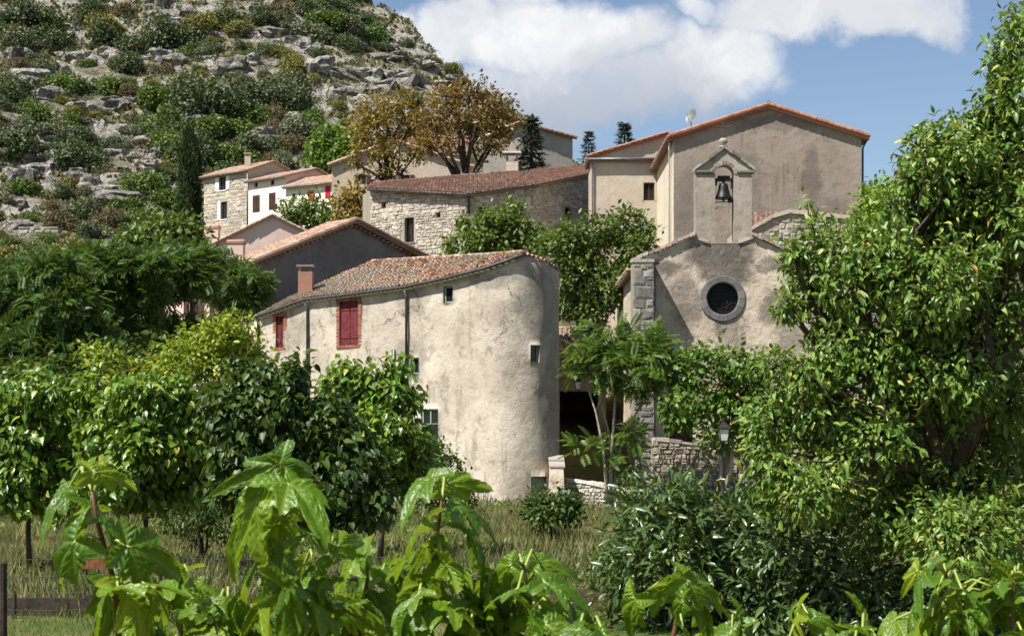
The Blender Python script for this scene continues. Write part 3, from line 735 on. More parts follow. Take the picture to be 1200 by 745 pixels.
q = PR.at(463); x, y = PR.pos(q); n_ = PR.nrm(q); pipe(rh, [(x + n_[0] * .08, y + n_[1] * .08, ZZ(409, y)), (x + n_[0] * .08, y + n_[1] * .08, ZZ(446, y))], .05, M['zinc'], 'pipe_stub')
ch = chimney(rh, W(358.5, 347, 75.2), .62, .6, 1.05, M['brickwork'], 'slab', M['stone_cap'])
MB().box(W(358.5, 347, 75.2) - Vector((0, 0, .6)), .7, .7, .62).build('chimney_base', M['brickwork'], ch)
an = thing('aerial', 'thin television aerial strapped to the brick chimney of the rounded house', 'aerial', W(366, 340, 75.9)); g = MB()
g.tube([W(366, 345, 75.9), W(366, 296, 75.9)], .022, 6); an_m = g.build('mast', M['iron'], an)
for yy, x0, x1 in ((300, 353, 370), (305, 362, 373), (311, 360, 371)): MB().tube([W(x0, yy + 1, 75.9), W(x1, yy, 75.9)], .014, 5).build('rod', M['iron'], an_m)

# --- the chapel
cp = thing('chapel', 'small rendered chapel with a bell gable and a round window', 'chapel', (9.26, 75, 0))
PC = Path([(5.4, 94, 10.05), (5.4, 75, 10.35), (8.06, 75, 11.5), (8.075, 75, 11.15), (10.525, 75, 11.15), (10.54, 75, 11.5), (13.1, 75, 10.3), (13.1, 94, 10.05)])
oc = W(847, 350, 75); s_c = PC.at(847); oculus = (s_c - .70, s_c + .70, oc.z - .70, oc.z + .70)
door = (*sorted((PC.at(778), PC.at(812))), 0.5, 3.4)
cw = wall('wall', PC, -.3, [oculus, door], P_CHAPEL, cp, .4, .5, amp=0.02)
ring = thing_ring = MB()
ow = MB().boxf((oc.x, 75), (1, 0), (0, -1), -.72, .72, -.34, -.30, oc.z - .72, oc.z + .72).build('round_window', M['oculus_glass'], cp)
lead = MB()
for k in range(-3, 4):
    h = math.sqrt(max(0, .69 ** 2 - (k * .2) ** 2)); 
    lead.boxf((oc.x + k * .2, 75), (1, 0), (0, -1), -.012, .012, -.30, -.27, oc.z - h, oc.z + h); lead.boxf((oc.x, 75), (1, 0), (0, -1), -h, h, -.30, -.275, oc.z + k * .2 - .012, oc.z + k * .2 + .012)
for (r_, n) in ((.3, 24), (.16, 16)):
    lead.tube([(oc.x + .1 + r_ * math.cos(a * 2 * math.pi / n), 75.275, oc.z - .05 + r_ * math.sin(a * 2 * math.pi / n)) for a in range(n + 1)], .014, 5)
lead.build('leading', M['iron'], ow)
NV = 14; rs = random.Random(4)
for k in range(NV):
    a0, a1 = 2 * math.pi * k / NV + .006, 2 * math.pi * (k + 1) / NV - .006; vs = []; fs = []; n = 4; jo = rs.uniform(-.02, .02)
    for i in range(n + 1):
        a = a0 + (a1 - a0) * i / n
        for (r_, yy) in ((.695, 75.32), (.695, 74.965), (.74, 74.93), (.98 + jo, 74.93), (1.02 + jo, 74.965), (1.02 + jo, 75.02)):
            vs.append((oc.x + r_ * math.cos(a), yy, oc.z + r_ * math.sin(a)))
    for i in range(n):
        for j in range(5): fs.append((i * 6 + j, i * 6 + j + 1, (i + 1) * 6 + j + 1, (i + 1) * 6 + j))
    fs += [tuple(range(6))[::-1], tuple(n * 6 + j for j in range(6))]
    obj('stone', vs, fs, M['stone_ring'], ow)
O, t_, n_, hw, z0, z1 = frame_at(PC, door); g = MB()
for k in range(6): g.boxf(O, t_, n_, -hw + 2 * hw * k / 6 + .006, -hw + 2 * hw * (k + 1) / 6 - .006, -.3, -.24, z0, z1)
g.build('door', M['dark_wood'], cp)
# nave roof, lower than the gable parapet
roof(cp, [(5.2, 94, 9.95), (5.2, 75.45, 10.0)], [(9.26, 94, 11.0), (9.26, 75.45, 11.0)], M['tile_old'], 11, ridge=True)
roof(cp, [(13.3, 75.45, 10.0), (13.3, 94, 9.95)], [(9.26, 75.45, 11.0), (9.26, 94, 11.0)], M['tile_old'], 12)
rs = random.Random(8)
for (a, c, n) in (((5.22, 10.35), (8.07, 11.52), 11), ((10.53, 11.52), (13.25, 10.27), 11)):      # parapet coping, stone by stone
    for k in range(n):
        f0, f1 = k / n, (k + 1) / n - .01; x0, x1 = a[0] + (c[0] - a[0]) * f0, a[0] + (c[0] - a[0]) * f1; za, zb = a[1] + (c[1] - a[1]) * f0, a[1] + (c[1] - a[1]) * f1
        j = rs.uniform(0, .05); y0 = 74.86 - rs.uniform(0, .07); h = .1 + rs.uniform(0, .06)
        obj('coping_stone', [(x0, y0, za + j - .02), (x1, y0, zb + j - .02), (x1, 75.5, zb + j - .02), (x0, 75.5, za + j - .02), (x0, y0 + .02, za + j + h), (x1, y0 + .02, zb + j + h), (x1, 75.5, zb + j + h), (x0, 75.5, za + j + h)],
            [(0, 3, 2, 1), (4, 5, 6, 7), (0, 1, 5, 4), (1, 2, 6, 5), (2, 3, 7, 6), (3, 0, 4, 7)], M['stone_cap'] if rs.random() < .65 else M['tile_old'], cw)
# bell gable: two piers, a sill block, an arched head
TX0, TX1, TY0, TY1 = 8.06, 10.54, 74.985, 75.72; AX0, AX1 = 8.92, 9.76; ZB, ZS, ZE, ZP = 11.19, 14.2, 14.45, 15.32
bt = MB().boxf((0, 0), (1, 0), (0, 1), TX0, AX0, TY0, TY1, 11.155, ZS).boxf((0, 0), (1, 0), (0, 1), AX1, TX1, TY0, TY1, 11.155, ZS).boxf((0, 0), (1, 0), (0, 1), AX0 + .001, AX1 - .001, TY0 + .004, TY1 - .004, 11.155, ZB)
na = 16; xc, ra = (AX0 + AX1) / 2, (AX1 - AX0) / 2
def gz(x): return ZE + (ZP - ZE) * (1 - abs(x - xc) / (TX1 - xc))
inn_ = [(AX1 - 0, ZS)] + [(xc + ra * math.cos(math.pi * i / na), ZS + ra * math.sin(math.pi * i / na)) for i in range(1, na)] + [(AX0, ZS)]
out_ = []
for i in range(na + 1):
    f = i / na
    if f < .2: out_.append((TX1, ZS + (ZE - ZS) * f / .2))
    elif f > .8: out_.append((TX0, ZS + (ZE - ZS) * (1 - f) / .2))
    else: x = TX1 + (TX0 - TX1) * (f - .2) / .6; out_.append((x, gz(x)))
out_[0] = (TX1, ZS); out_[-1] = (TX0, ZS)
vs = []; fs = []
for (xi, zi), (xo, zo) in zip(inn_, out_): vs += [(xi, TY0, zi), (xo, TY0, zo), (xo, TY1, zo), (xi, TY1, zi)]
for i in range(na):
    a, c = i * 4, i * 4 + 4; fs += [(a, a + 1, c + 1, c), (a + 1, a + 2, c + 2, c + 1), (a + 2, a + 3, c + 3, c + 2), (a + 3, a, c, c + 3)]
bt.add(vs, fs); bg = bt.build('bell_gable', P_TOWER, cp)
for sg in (-1, 1):
    n = 4
    for k in range(n):
        xa, xb = xc + sg * (TX1 - xc + .12) * (1 - k / n), xc + sg * (TX1 - xc + .12) * (1 - (k + 1) / n) + sg * .012
        za, zb = gz(xa) + .0, gz(xb); j = rs.uniform(-.015, .02); y0, y1 = TY0 - .12 + rs.uniform(-.02, .02), TY1 + .1; h = .16 + rs.uniform(-.03, .03)
        v = [(xa, y0, za + j + .005), (xb, y0, zb + j + .005), (xb, y1, zb + j + .005), (xa, y1, za + j + .005), (xa, y0, za + j + h), (xb, y0, zb + j + h), (xb, y1, zb + j + h), (xa, y1, za + j + h)]
        f_ = [(0, 3, 2, 1), (4, 5, 6, 7), (0, 1, 5, 4), (1, 2, 6, 5), (2, 3, 7, 6), (3, 0, 4, 7)]
        obj('cap_stone', v, f_ if sg < 0 else [q[::-1] for q in f_], M['stone_cap'], bg)
for sg in (-1, 1):
    xa_, xb_ = sorted((xc + sg * (TX1 - xc + .14), xc + sg * (ra + .1))); MB().boxf((0, 0), (1, 0), (0, 1), xa_, xb_, TY0 - .1, TY0 + .02, ZS + .08, ZS + .17).boxf((0, 0), (1, 0), (0, 1), xa_ + (.05 if sg < 0 else .05), xb_ - .05, TY0 - .05, TY0 + .02, ZS + .0, ZS + .079).build('impost', M['stone_cap'], bg)
nst = 9
for k in range(nst):                                     # arch ring of small stones
    a0, a1 = math.pi * k / nst + .02, math.pi * (k + 1) / nst - .02; v = []
    for a in (a0, a1):
        for r_ in (ra - .004, ra + .15): v += [(xc + r_ * math.cos(a), TY0 - .035, ZS + r_ * math.sin(a)), (xc + r_ * math.cos(a), TY0 + .05, ZS + r_ * math.sin(a))]
    obj('arch_stone', v, [(0, 1, 3, 2), (4, 6, 7, 5), (0, 2, 6, 4), (1, 5, 7, 3), (2, 3, 7, 6), (0, 4, 5, 1)], M['stone_cap'], bg)
for sg in (-1, 1):                                       # sloping shoulders where the bell gable meets the parapet
    x0, x1 = (TX0 - .2, TX0 + .6) if sg < 0 else (TX1 - .6, TX1 + .2); xi, xo = (x1, x0) if sg < 0 else (x0, x1)
    v = [(xo, TY0 - .06, 11.42), (xi, TY0 - .06, 11.16), (xi, TY0 + .02, 11.16), (xo, TY0 + .02, 11.42), (xo, TY0 - .03, 11.58), (xi, TY0 - .03, 11.30), (xi, TY0 + .02, 11.30), (xo, TY0 + .02, 11.58)]
    f_ = [(0, 3, 2, 1), (4, 5, 6, 7), (0, 1, 5, 4), (1, 2, 6, 5), (2, 3, 7, 6), (3, 0, 4, 7)]; obj('shoulder', v, f_ if sg < 0 else [q[::-1] for q in f_], P_TOWER, bg)
MB().lathe((xc - .02, 75.3, ZP + .1), [(.16, 0), (.2, .06), (.1, .1), (.1, .14), (.19, .22), (.2, .3), (.13, .4), (.02, .43)], 14).build('finial', M['stone_cap'], bg, smooth=True)
g = MB().tube([(xc - .02, 75.3, ZP + .5), (xc - .02, 75.3, ZP + 1.32)], .026, 6).tube([(xc - .3, 75.3, ZP + 1.0), (xc + .26, 75.3, ZP + 1.0)], .024, 6)
for dx, dz in ((-.3, 1.0), (.26, 1.0), (-.02, 1.32)): g.lathe((xc + dx - (0 if dz > 1.2 else 0), 75.3, ZP + dz - .04), [(.01, 0), (.05, .04), (.01, .08)], 8)
g.build('cross', simple('rusty iron', (.10, .05, .035), .9, .2), bg)
bell = thing('church_bell', 'black bronze bell hanging in the arch of the bell gable', 'bell', (9.33, 75.3, 13.2))
MB().lathe((9.33, 75.3, 13.15), [(.0, .12), (.30, .0), (.375, .0), (.36, .07), (.30, .2), (.235, .4), (.205, .58), (.17, .68), (.06, .72), (.05, .82)], 20).build('bell_body', M['bronze'], bell, smooth=True)
MB().tube([(9.33, 75.3, 13.6), (9.33, 75.3, 13.12)], .02, 6).lathe((9.33, 75.3, 13.04), [(.01, 0), (.06, .06), (.01, .13)], 8).build('clapper', M['iron'], bell)
hs = MB().boxf((9.34, 75.3), (1, 0), (0, 1), -.41, .41, -.1, .1, 13.93, 14.06).boxf((9.34, 75.3), (1, 0), (0, 1), -.27, .27, -.09, .09, 14.06, 14.17).boxf((9.34, 75.3), (1, 0), (0, 1), -.41, -.3, -.07, .07, 13.75, 13.93).boxf((9.34, 75.3), (1, 0), (0, 1), .32, .41, -.07, .07, 13.62, 13.93)
hs.build('headstock', M['iron'], bell)
st = thing('bell_striker', 'small iron striker bar and box across the arch below the bell', 'bell fitting', (9.33, 75.3, 12.8))
MB().tube([(8.93, 75.25, 13.0), (9.75, 75.25, 13.03)], .022, 6).tube([(9.72, 75.25, 14.1), (9.72, 75.25, 11.3)], .018, 5).tube([(8.94, 75.25, 12.72), (9.05, 75.25, 12.72), (9.1, 75.25, 12.83)], .016, 5).build('bar', M['iron'], st)
MB().boxf((9.62, 75.25), (1, 0), (0, 1), -.1, .1, -.1, .1, 12.99, 13.25).build('box', M['iron'], st)
# corner buttress of grey ashlar
PB = Path([(5.24, 75.3, 10.2), (5.24, 73.6, 10.2), (6.1, 73.6, 10.2), (6.1, 74.99, 10.25)])
bw = wall('buttress', PB, -.3, [], M['mortar'], cp, thick=.42)
MB().add([(5.2, 73.55, 10.2), (6.14, 73.55, 10.2), (6.14, 75, 10.32), (5.2, 75, 10.32), (5.2, 73.55, 10.34), (6.14, 73.55, 10.34), (6.14, 75, 10.46), (5.2, 75, 10.46)], [(0, 3, 2, 1), (4, 5, 6, 7), (0, 1, 5, 4), (1, 2, 6, 5), (2, 3, 7, 6), (3, 0, 4, 7)]).build('top_slab', M['stone_cap'], bw)
stones_on(bw, PB, courses(PB.s[1] + .0, PB.s[2], 0, 10.15, .42, .62, 3), M['stone_grey'], indiv=60, proud=.045, seed=2)
stones_on(bw, PB, courses(PB.s[2] + .0, PB.s[3], 0, 10.15, .42, .62, 5), M['stone_grey'], indiv=60, proud=.045, seed=3)
pipe(cp, [(6.25, 74.85, 9.9), (6.25, 74.85, .5)], .07, M['zinc'], 'downpipe')

# --- stone annex rising behind the chapel, on its right
sa = thing('stone_annex', 'rubble stone annex with pale coping and red brown tiles behind the chapel', 'house', (*XY(930, 84), 0))
PA = Path([(*XY(872, 96), ZZ(262, 84)), (*XY(872, 84), ZZ(275, 84)), (*XY(905, 84), ZZ(257, 84)), (*XY(925, 84), ZZ(251, 84)), (*XY(950, 84), ZZ(253, 84)), (*XY(1060, 84), ZZ(266, 84)), (*XY(1060, 96), ZZ(266, 84))])
aw = wall('wall', PA, 0, [], M['mortar'], sa)
stones_on(aw, PA, courses(PA.s[1], PA.s[5], 7.5, 13.9, .27, .42, 21), M['stone_wall'], indiv=240, seed=5)
cq = [W(868, 277, 83.9), W(905, 256, 83.9), W(925, 250, 83.9), W(950, 252, 83.9), W(1062, 265, 83.9)]
for i in range(4):
    n = (3, 2, 2, 8)[i]
    for k in range(n):
        a, c = cq[i].lerp(cq[i + 1], k / n), cq[i].lerp(cq[i + 1], (k + 1) / n - .012); v = []
        for p_ in (a, c): v += [(p_.x, 83.85, p_.z), (p_.x, 84.5, p_.z), (p_.x, 84.5, p_.z + .2), (p_.x, 83.85, p_.z + .2)]
        obj('coping_stone', v, [(0, 1, 2, 3), (4, 7, 6, 5), (0, 4, 5, 1), (1, 5, 6, 2), (2, 6, 7, 3), (3, 7, 4, 0)], plaster('pale coping', (.52, .46, .37), (.44, .39, .31), (.3, .26, .2)) if i + k == 0 else bpy.data.materials['pale coping'], aw)
ra_ = roof(sa, [W(868, 264, 88.5), W(1026, 264, 88.5)], [W(868, 250, 92), W(1022, 250, 92)], M['tile_brown'], 31, col=.26, row=.4)
MB().boxf((0, 0), (1, 0), (0, 1), XY(868, 88.5)[0], XY(1018, 88.5)[0], 88.7, 94, 4, ZZ(266, 88.5)).build('rear_wall', P_BEIGE, sa)

# --- the big house with the grey gable
bh = thing('large_gabled_house', 'large house with a tall grey brown gable and orange roof tiles', 'house', (14.25, 95, 3.5))
PH = Path([(9.0, 108, 19.2), (9.0, 95, 19.2), (14.25, 95, ZZ(128, 95)), (19.45, 95, ZZ(161, 95)), (19.45, 108, 19.3)])
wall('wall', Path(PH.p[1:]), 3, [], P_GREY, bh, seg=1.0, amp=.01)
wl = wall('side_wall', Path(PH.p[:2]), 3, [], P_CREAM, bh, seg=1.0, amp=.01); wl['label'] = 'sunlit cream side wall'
roof(bh, [(8.75, 112, 19.15), (8.75, 94.75, 19.25)], [(14.25, 112, 21.0), (14.25, 94.75, 21.02)], M['tile_orange'], 41, ridge=True, thick=.16, col=.28)
roof(bh, [(19.75, 94.75, 19.3), (19.75, 112, 19.2)], [(14.25, 94.75, 21.02), (14.25, 112, 21.0)], M['tile_orange'], 42, thick=.16, col=.28)
for sg, x0, x1, z0, z1 in ((0, 8.75, 14.25, 19.3, 21.06), (1, 14.25, 19.75, 21.06, 19.34)):     # verge tiles along the gable edge
    mb = MB(); n = 17; rs2 = random.Random(sg)
    for k in range(n):
        f0, f1 = k / n, (k + 1.1) / n; p0, p1 = (x0 + (x1 - x0) * f0, 94.74, z0 + (z1 - z0) * f0 + .03), (x0 + (x1 - x0) * f1, 94.74, z0 + (z1 - z0) * f1 + .03)
        a, c = (p0, p1) if sg == 0 else (p1, p0)
        mb.tube([a, c], [.14, .115], 7)
    mb.build('verge_tiles', M['tile_orange'], bh, kind='stuff')
MB().tube([(14.25, 94.7, 21.1), (14.25, 95.4, 21.12)], .17, 8).build('ridge_end_tile', M['stone_cap'], bh)
pipe(bh, [(8.66, 94.9, 19.22), (8.66, 107.8, 19.12)], .08, M['zinc'], 'gutter')
pipe(bh, [(8.8, 95.6, 19.1), (8.9, 96.4, 18.6), (8.9, 96.4, 4)], .055, M['white_paint'])
pipe(bh, [(19.82, 94.95, 19.2), (19.82, 107, 19.1)], .08, M['zinc_dark'], 'gutter')
pipe(bh, [(19.75, 95.2, 19.1), (19.56, 95.2, 18.7), (19.56, 95.2, 4)], .06, M['zinc_dark'])
PWg = Path([(4.93, 110, 19.9), (4.93, 106, ZZ(184, 106)), (9.6, 106, ZZ(158, 106))])
op = PWg.rect(754, 214, 767, 235)
wall('wing_wall', PWg, 4, [op], P_TAN, bh, seg=.8, amp=.015)
window(bh, PWg, op, M['brown_wood'], bars=1, set_back=.12, surround=P_TAN)
roof(bh, [(4.8, 110, 19.95), (4.8, 105.75, 20.0)], [(9.7, 110, 21.4), (9.7, 105.75, 21.43)], M['tile_orange'], 43, thick=.14, col=.28)
MB().boxf((0, 106), (1, 0), (0, -1), 4.7, 9.3, -.02, .28, ZZ(190.5, 106), ZZ(187, 106)).build('cornice', M['stone_cap'], bh)
pipe(bh, [(4.6, 105.65, ZZ(187.5, 106)), (9.2, 105.65, ZZ(187, 106))], .075, M['zinc'], 'gutter')
pipe(bh, [(5.0, 105.75, ZZ(188, 106)), (5.0, 105.88, ZZ(200, 106)), (5.0, 105.88, 6)], .05, M['zinc'])
ds = thing('satellite_dish', 'pale grey satellite dish above the orange roof edge', 'satellite dish', W(811, 150, 99))
MB().tube([W(810, 153, 99), W(810, 138, 99)], .03, 6).build('mast', M['zinc'], ds)
dv = Vector((-.75, -.55, .35)).normalized(); da = dv.cross(Vector((0, 0, 1))).normalized(); db = da.cross(dv); c0 = W(811, 137, 98.9); vs = [tuple(c0)]; fs = []
for k, (r_, d_) in enumerate(((.2, .02), (.42, .09))):
    for j in range(16): a = j * math.pi / 8; vs.append(tuple(c0 + da * (r_ * math.cos(a)) + db * (r_ * 1.1 * math.sin(a)) + dv * d_))
for j in range(16): j2 = (j + 1) % 16; fs += [(0, 1 + j, 1 + j2), (1 + j, 17 + j, 17 + j2, 1 + j2)]
obj('dish', vs, fs, M['zinc'], ds, smooth=True); MB().tube([c0 + db * -.4, c0 + dv * .45], .015, 5).build('arm', M['zinc'], ds)

# --- stone barn
sb = thing('stone_barn', 'long pale rubble stone barn under a red brown tiled roof', 'barn', (*XY(545, 108), 10))
PS = Path([(*XY(425, 122), ZZ(224, 120)), (*XY(434, 112), ZZ(222.5, 112)), (*XY(545, 108), ZZ(230, 108)), (*XY(628, 109.5), ZZ(219, 109.5)), (*XY(692, 114.5), ZZ(206, 114.5))])
opsb = [PS.rect(474, 255, 485, 284), PS.rect(447, 237, 452, 244), PS.rect(511, 249, 516, 255), PS.rect(561, 243, 575, 250), PS.rect(607, 242, 612, 247), PS.rect(662, 243, 670, 258)]
sw = wall('wall', PS, 9, opsb, M['mortar'], sb, .35)
st_r = courses(PS.s[1], PS.s[3], 11.5, 20.8, .22, .30, 51) + courses(PS.s[3], PS.s[4], 11.5, 20.8, .22, .30, 52)
stones_on(sw, PS, st_r, M['stone_pale'], opsb, indiv=300, seed=6, proud=.06)
for o_ in opsb[:1] + opsb[3:4] + opsb[5:]: window(sb, PS, o_, M['brown_wood'], bars=1, set_back=.25, sill=M['stone_cap'])
for o_ in (opsb[1], opsb[2], opsb[4]):
    O, t_, n_, hw, z0, z1 = frame_at(PS, o_); MB().boxf(O, t_, n_, -hw - .01, hw + .01, -.36, -.33, z0 - .01, z1 + .01).build('vent_hole', M['dark_wood'], sb)
Es = [W(431, 221, 111.6), W(545, 227, 107.6), W(630, 216.5, 109.2), W(694, 203.5, 114.2)]; Rs = [W(437, 215, 116), W(545, 206, 119), W(628, 200, 121.5), W(694, 195, 124)]
rb = roof(sb, Es, Rs, M['tile_brown'], 61, col=.27, row=.42, ridge=True, thick=.14, rag=.03)
pipe(sb, shifted(Es[:3], .1, -.06), .07, M['zinc_dark'], 'gutter')
q = PS.at(549); x, y = PS.pos(q); n_ = PS.nrm(q); pipe(sb, [(x + n_[0] * .3, y + n_[1] * .3, ZZ(229, y)), (x + n_[0] * .1, y + n_[1] * .1, ZZ(235, y)), (x + n_[0] * .1, y + n_[1] * .1, ZZ(250, y))], .09, M['zinc_dark'])
chimney(sb, W(600, 204, 121), .85, .8, .85, P_TAN, 'pyramid', M['stone_cap'])

# --- the house with the dark gable, between barn and round house
dg = thing('dark_gabled_house', 'low house whose dark grey gable lies in shade, with a wide tiled roof', 'house', (-9, 90, 4.5))
gl, gp, gr_ = W(301, 306, 84), W(412, 262, 88.3), W(552, 334, 93.6)
dirn = Vector((gr_.x - gl.x, gr_.y - gl.y, 0)).normalized(); bk = Vector((-dirn.y, dirn.x, 0))
def off(p, a, b_, dz=0): return p + bk * a + dirn * b_ + Vector((0, 0, dz))
PD0 = Path([(*off(gl, 2.3, 0)[:2], gl.z), (*gl[:2], gl.z)]); PD = Path([(*gl[:2], gl.z), (*gp[:2], gp.z), (*gr_[:2], gr_.z), (*off(gr_, 2.3, 0)[:2], gr_.z)])
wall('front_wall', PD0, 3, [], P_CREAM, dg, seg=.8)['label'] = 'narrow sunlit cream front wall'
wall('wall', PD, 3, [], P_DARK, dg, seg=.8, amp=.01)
e0, p0, r0 = off(gl, -.35, -.55, -.12), off(gp, -.35, 0, .14), off(gr_, -.35, .4, .0)
r1 = roof(dg, [off(e0, 2.4, 0), e0], [off(p0, 2.4, 0), p0], M['tile_pink'], 71, ridge=True, thick=.14, col=.26)
roof(dg, [r0, off(r0, 2.4, 0)], [p0, off(p0, 2.4, 0)], M['tile_brown'], 72, thick=.14, col=.26)
for (a, c, sd) in ((e0, p0, 1), (p0, r0, 2)):
    mb = MB(); L = (c - a).length; n = int(L / .42)
    for k in range(n):
        p_, q_ = a.lerp(c, k / n) + Vector((0, 0, .06)), a.lerp(c, (k + 1.1) / n) + Vector((0, 0, .06))
        if sd == 2: p_, q_ = q_, p_
        mb.tube([p_, q_], [.14, .11], 7)
    mb.build('verge_tiles', M['tile_pink'] if sd == 1 else M['tile_brown'], dg, kind='stuff')
    mb = MB(); n = int(L / .3)                       # toothed course under the verge
    for k in range(n):
        p_ = off(a.lerp(c, (k + .5) / n), .22, 0, -.28); mb.boxf(p_[:2], dirn[:2], (-bk)[:2], -.09, .09, -.12, .1, p_.z, p_.z + .09)
    mb.build('verge_course', M['tile_brown'], dg, kind='stuff')
pipe(dg, [off(e0, 2.4, -.08, -.02), off(e0, 0, -.08, -.02)], .07, M['zinc'], 'gutter')

# --- the pink house
ph = thing('pink_house', 'small house with a plain pink gable', 'house', (*XY(318, 108.5), 9))
a0, ap, a1 = W(256, 285, 107.2), W(319, 254, 107.6), W(392, 291, 108.2)
d2 = Vector((a1.x - a0.x, a1.y - a0.y, 0)).normalized(); b2 = Vector((-d2.y, d2.x, 0))
PP = Path([(*(a0 + b2 * 8)[:2], a0.z), (*a0[:2], a0.z), (*ap[:2], ap.z), (*a1[:2], a1.z), (*(a1 + b2 * 8)[:2], a1.z)])
wall('wall', PP, 8, [], P_PINK, ph, seg=1.0)
z1_ = Vector((0, 0, .08)); fr_ = -b2 * .2
r1 = roof(ph, [a0 + b2 * 8 - d2 * .35, a0 + fr_ - d2 * .35 - z1_], [ap + b2 * 8 + z1_, ap + fr_ + z1_], M['tile_pink'], 81, ridge=True, col=.26)
roof(ph, [a1 + fr_ + d2 * .3, a1 + b2 * 8 + d2 * .3], [ap + fr_ + z1_, ap + b2 * 8 + z1_], M['tile_pink'], 82, col=.26)
chimney(ph, W(277, 306, 105), .95, .9, ZZ(286, 105) - ZZ(306, 105), P_PINK, 'tile', M['tile_pink'])
chimney(ph, W(249, 297, 109), .85, .8, ZZ(268, 109) - ZZ(297, 109), P_PINK, 'tile', M['tile_pink'])

# --- three cottages in a row below the hill
def cottage(name, label, L, Rr_, depth, rise, wallmat, sidemat, tilem, base, wins, seed):
    h = thing(name, label, 'cottage', (L.x, L.y, base)); d = Vector((Rr_.x - L.x, Rr_.y - L.y, 0)); d.normalize(); k = Vector((-d.y, d.x, 0)); zt = (L.z + Rr_.z) / 2
    Pf = Path([(L.x, L.y, zt), (Rr_.x, Rr_.y, zt)]); ops_ = [Pf.rect(*w[0]) for w in wins]
    fw = wall('wall', Pf, base, ops_, wallmat, h, .2, .7)
    mid, bk_ = Rr_ + k * depth / 2, Rr_ + k * depth
    wall('side_wall', Path([(Rr_.x, Rr_.y, zt), (mid.x, mid.y, zt + rise), (bk_.x, bk_.y, zt)]), base, [], sidemat, h, seg=1.0)
    lm, lb = L + k * depth / 2, L + k * depth
    wall('side_wall', Path([(lb.x, lb.y, zt), (lm.x, lm.y, zt + rise), (L.x, L.y, zt)]), base, [], sidemat, h, seg=1.0)
    o_ = -k * .3; up = Vector((0, 0, rise + .1)); z_ = Vector((0, 0, zt))
    fl = lambda v: Vector((v.x, v.y, zt))
    roof(h, [fl(L) + o_ - d * .12, fl(Rr_) + o_ + d * .12], [fl(lm) - d * .12 + up, fl(mid) + d * .12 + up], tilem, seed, ridge=True, col=.3, row=.45, thick=.14)
    roof(h, [fl(bk_) - o_ + d * .12, fl(lb) - o_ - d * .12], [fl(mid) + d * .12 + up, fl(lm) - d * .12 + up], tilem, seed + 1, col=.3, row=.45, thick=.14)
    pipe(h, [fl(L) + o_ * 1.35 - d * .1 + Vector((0, 0, -.04)), fl(Rr_) + o_ * 1.35 + d * .1 + Vector((0, 0, -.04))], .08, M['zinc'], 'gutter')
    for w, o in zip(wins, ops_): window(h, Pf, o, **w[1])
    return h, fw, Pf, ops_, d, k
bw_ = M['brown_wood']
h1, f1_, Pf1, o1, d1, k1 = cottage('stone_cottage', 'stone faced cottage with white shutters and a thin chimney at the row end', W(239, 208, 163), W(290.5, 200.5, 158.5), 6, 1.1, M['mortar'], P_BEIGE, M['tile_pink'], 18.5,
    [((257, 207, 265, 223), dict(frame_mat=bw_, kind='open', shutter_mat=M['white_paint'], sill=M['white_paint'], bars=1)), ((259, 236.5, 266, 257), dict(frame_mat=bw_, kind='open_left', shutter_mat=M['white_paint'], sill=M['white_paint'], bars=1))], 91)
stones_on(f1_, Pf1, courses(0, Pf1.L, 20.5, 27.6, .3, .5, 92), M['stone_pale'], o1, indiv=140, seed=9, proud=.05)
c_ = W(290.5, 200, 160.5); chimney(h1, Vector((c_.x, c_.y, c_.z - .2)), .55, .5, ZZ(181, 160) - ZZ(200, 160), P_BEIGE, 'slab')
pipe(h1, [W(290, 203, 158.2), W(290, 265, 158.2)], .07, M['zinc'])
h2, *_ = cottage('white_cottage', 'white cottage with two tall brown shuttered windows and two tiny upper ones', W(291, 212.5, 157.5), W(335, 208, 154), 7, 1.0, P_WHITE, P_PINK, M['tile_pink'], 18.5,
    [((296, 229, 304.5, 249), dict(frame_mat=bw_, kind='closed', shutter_mat=bw_, set_back=.1)), ((315, 226, 323, 246), dict(frame_mat=bw_, kind='closed', shutter_mat=bw_, set_back=.1)), ((298, 214, 302, 219.5), dict(frame_mat=bw_, bars=0)), ((317, 211, 321.5, 217), dict(frame_mat=bw_, bars=0))], 95)
h3, *_ = cottage('low_white_cottage', 'low white cottage with bright red shutters beside the beige house', W(335.5, 219.5, 153.4), W(391, 215, 150.3), 5, 1.0, P_WHITE, P_BEIGE, M['tile_pink'], 18.5,
    [((361.5, 223.5, 368, 236), dict(frame_mat=bw_, kind='closed', shutter_mat=M['bright_red'], set_back=.04)), ((381, 218, 387.5, 233), dict(frame_mat=bw_, kind='closed', shutter_mat=M['bright_red'], set_back=.04)), ((342.5, 227, 346, 237), dict(frame_mat=bw_, bars=0))], 99)

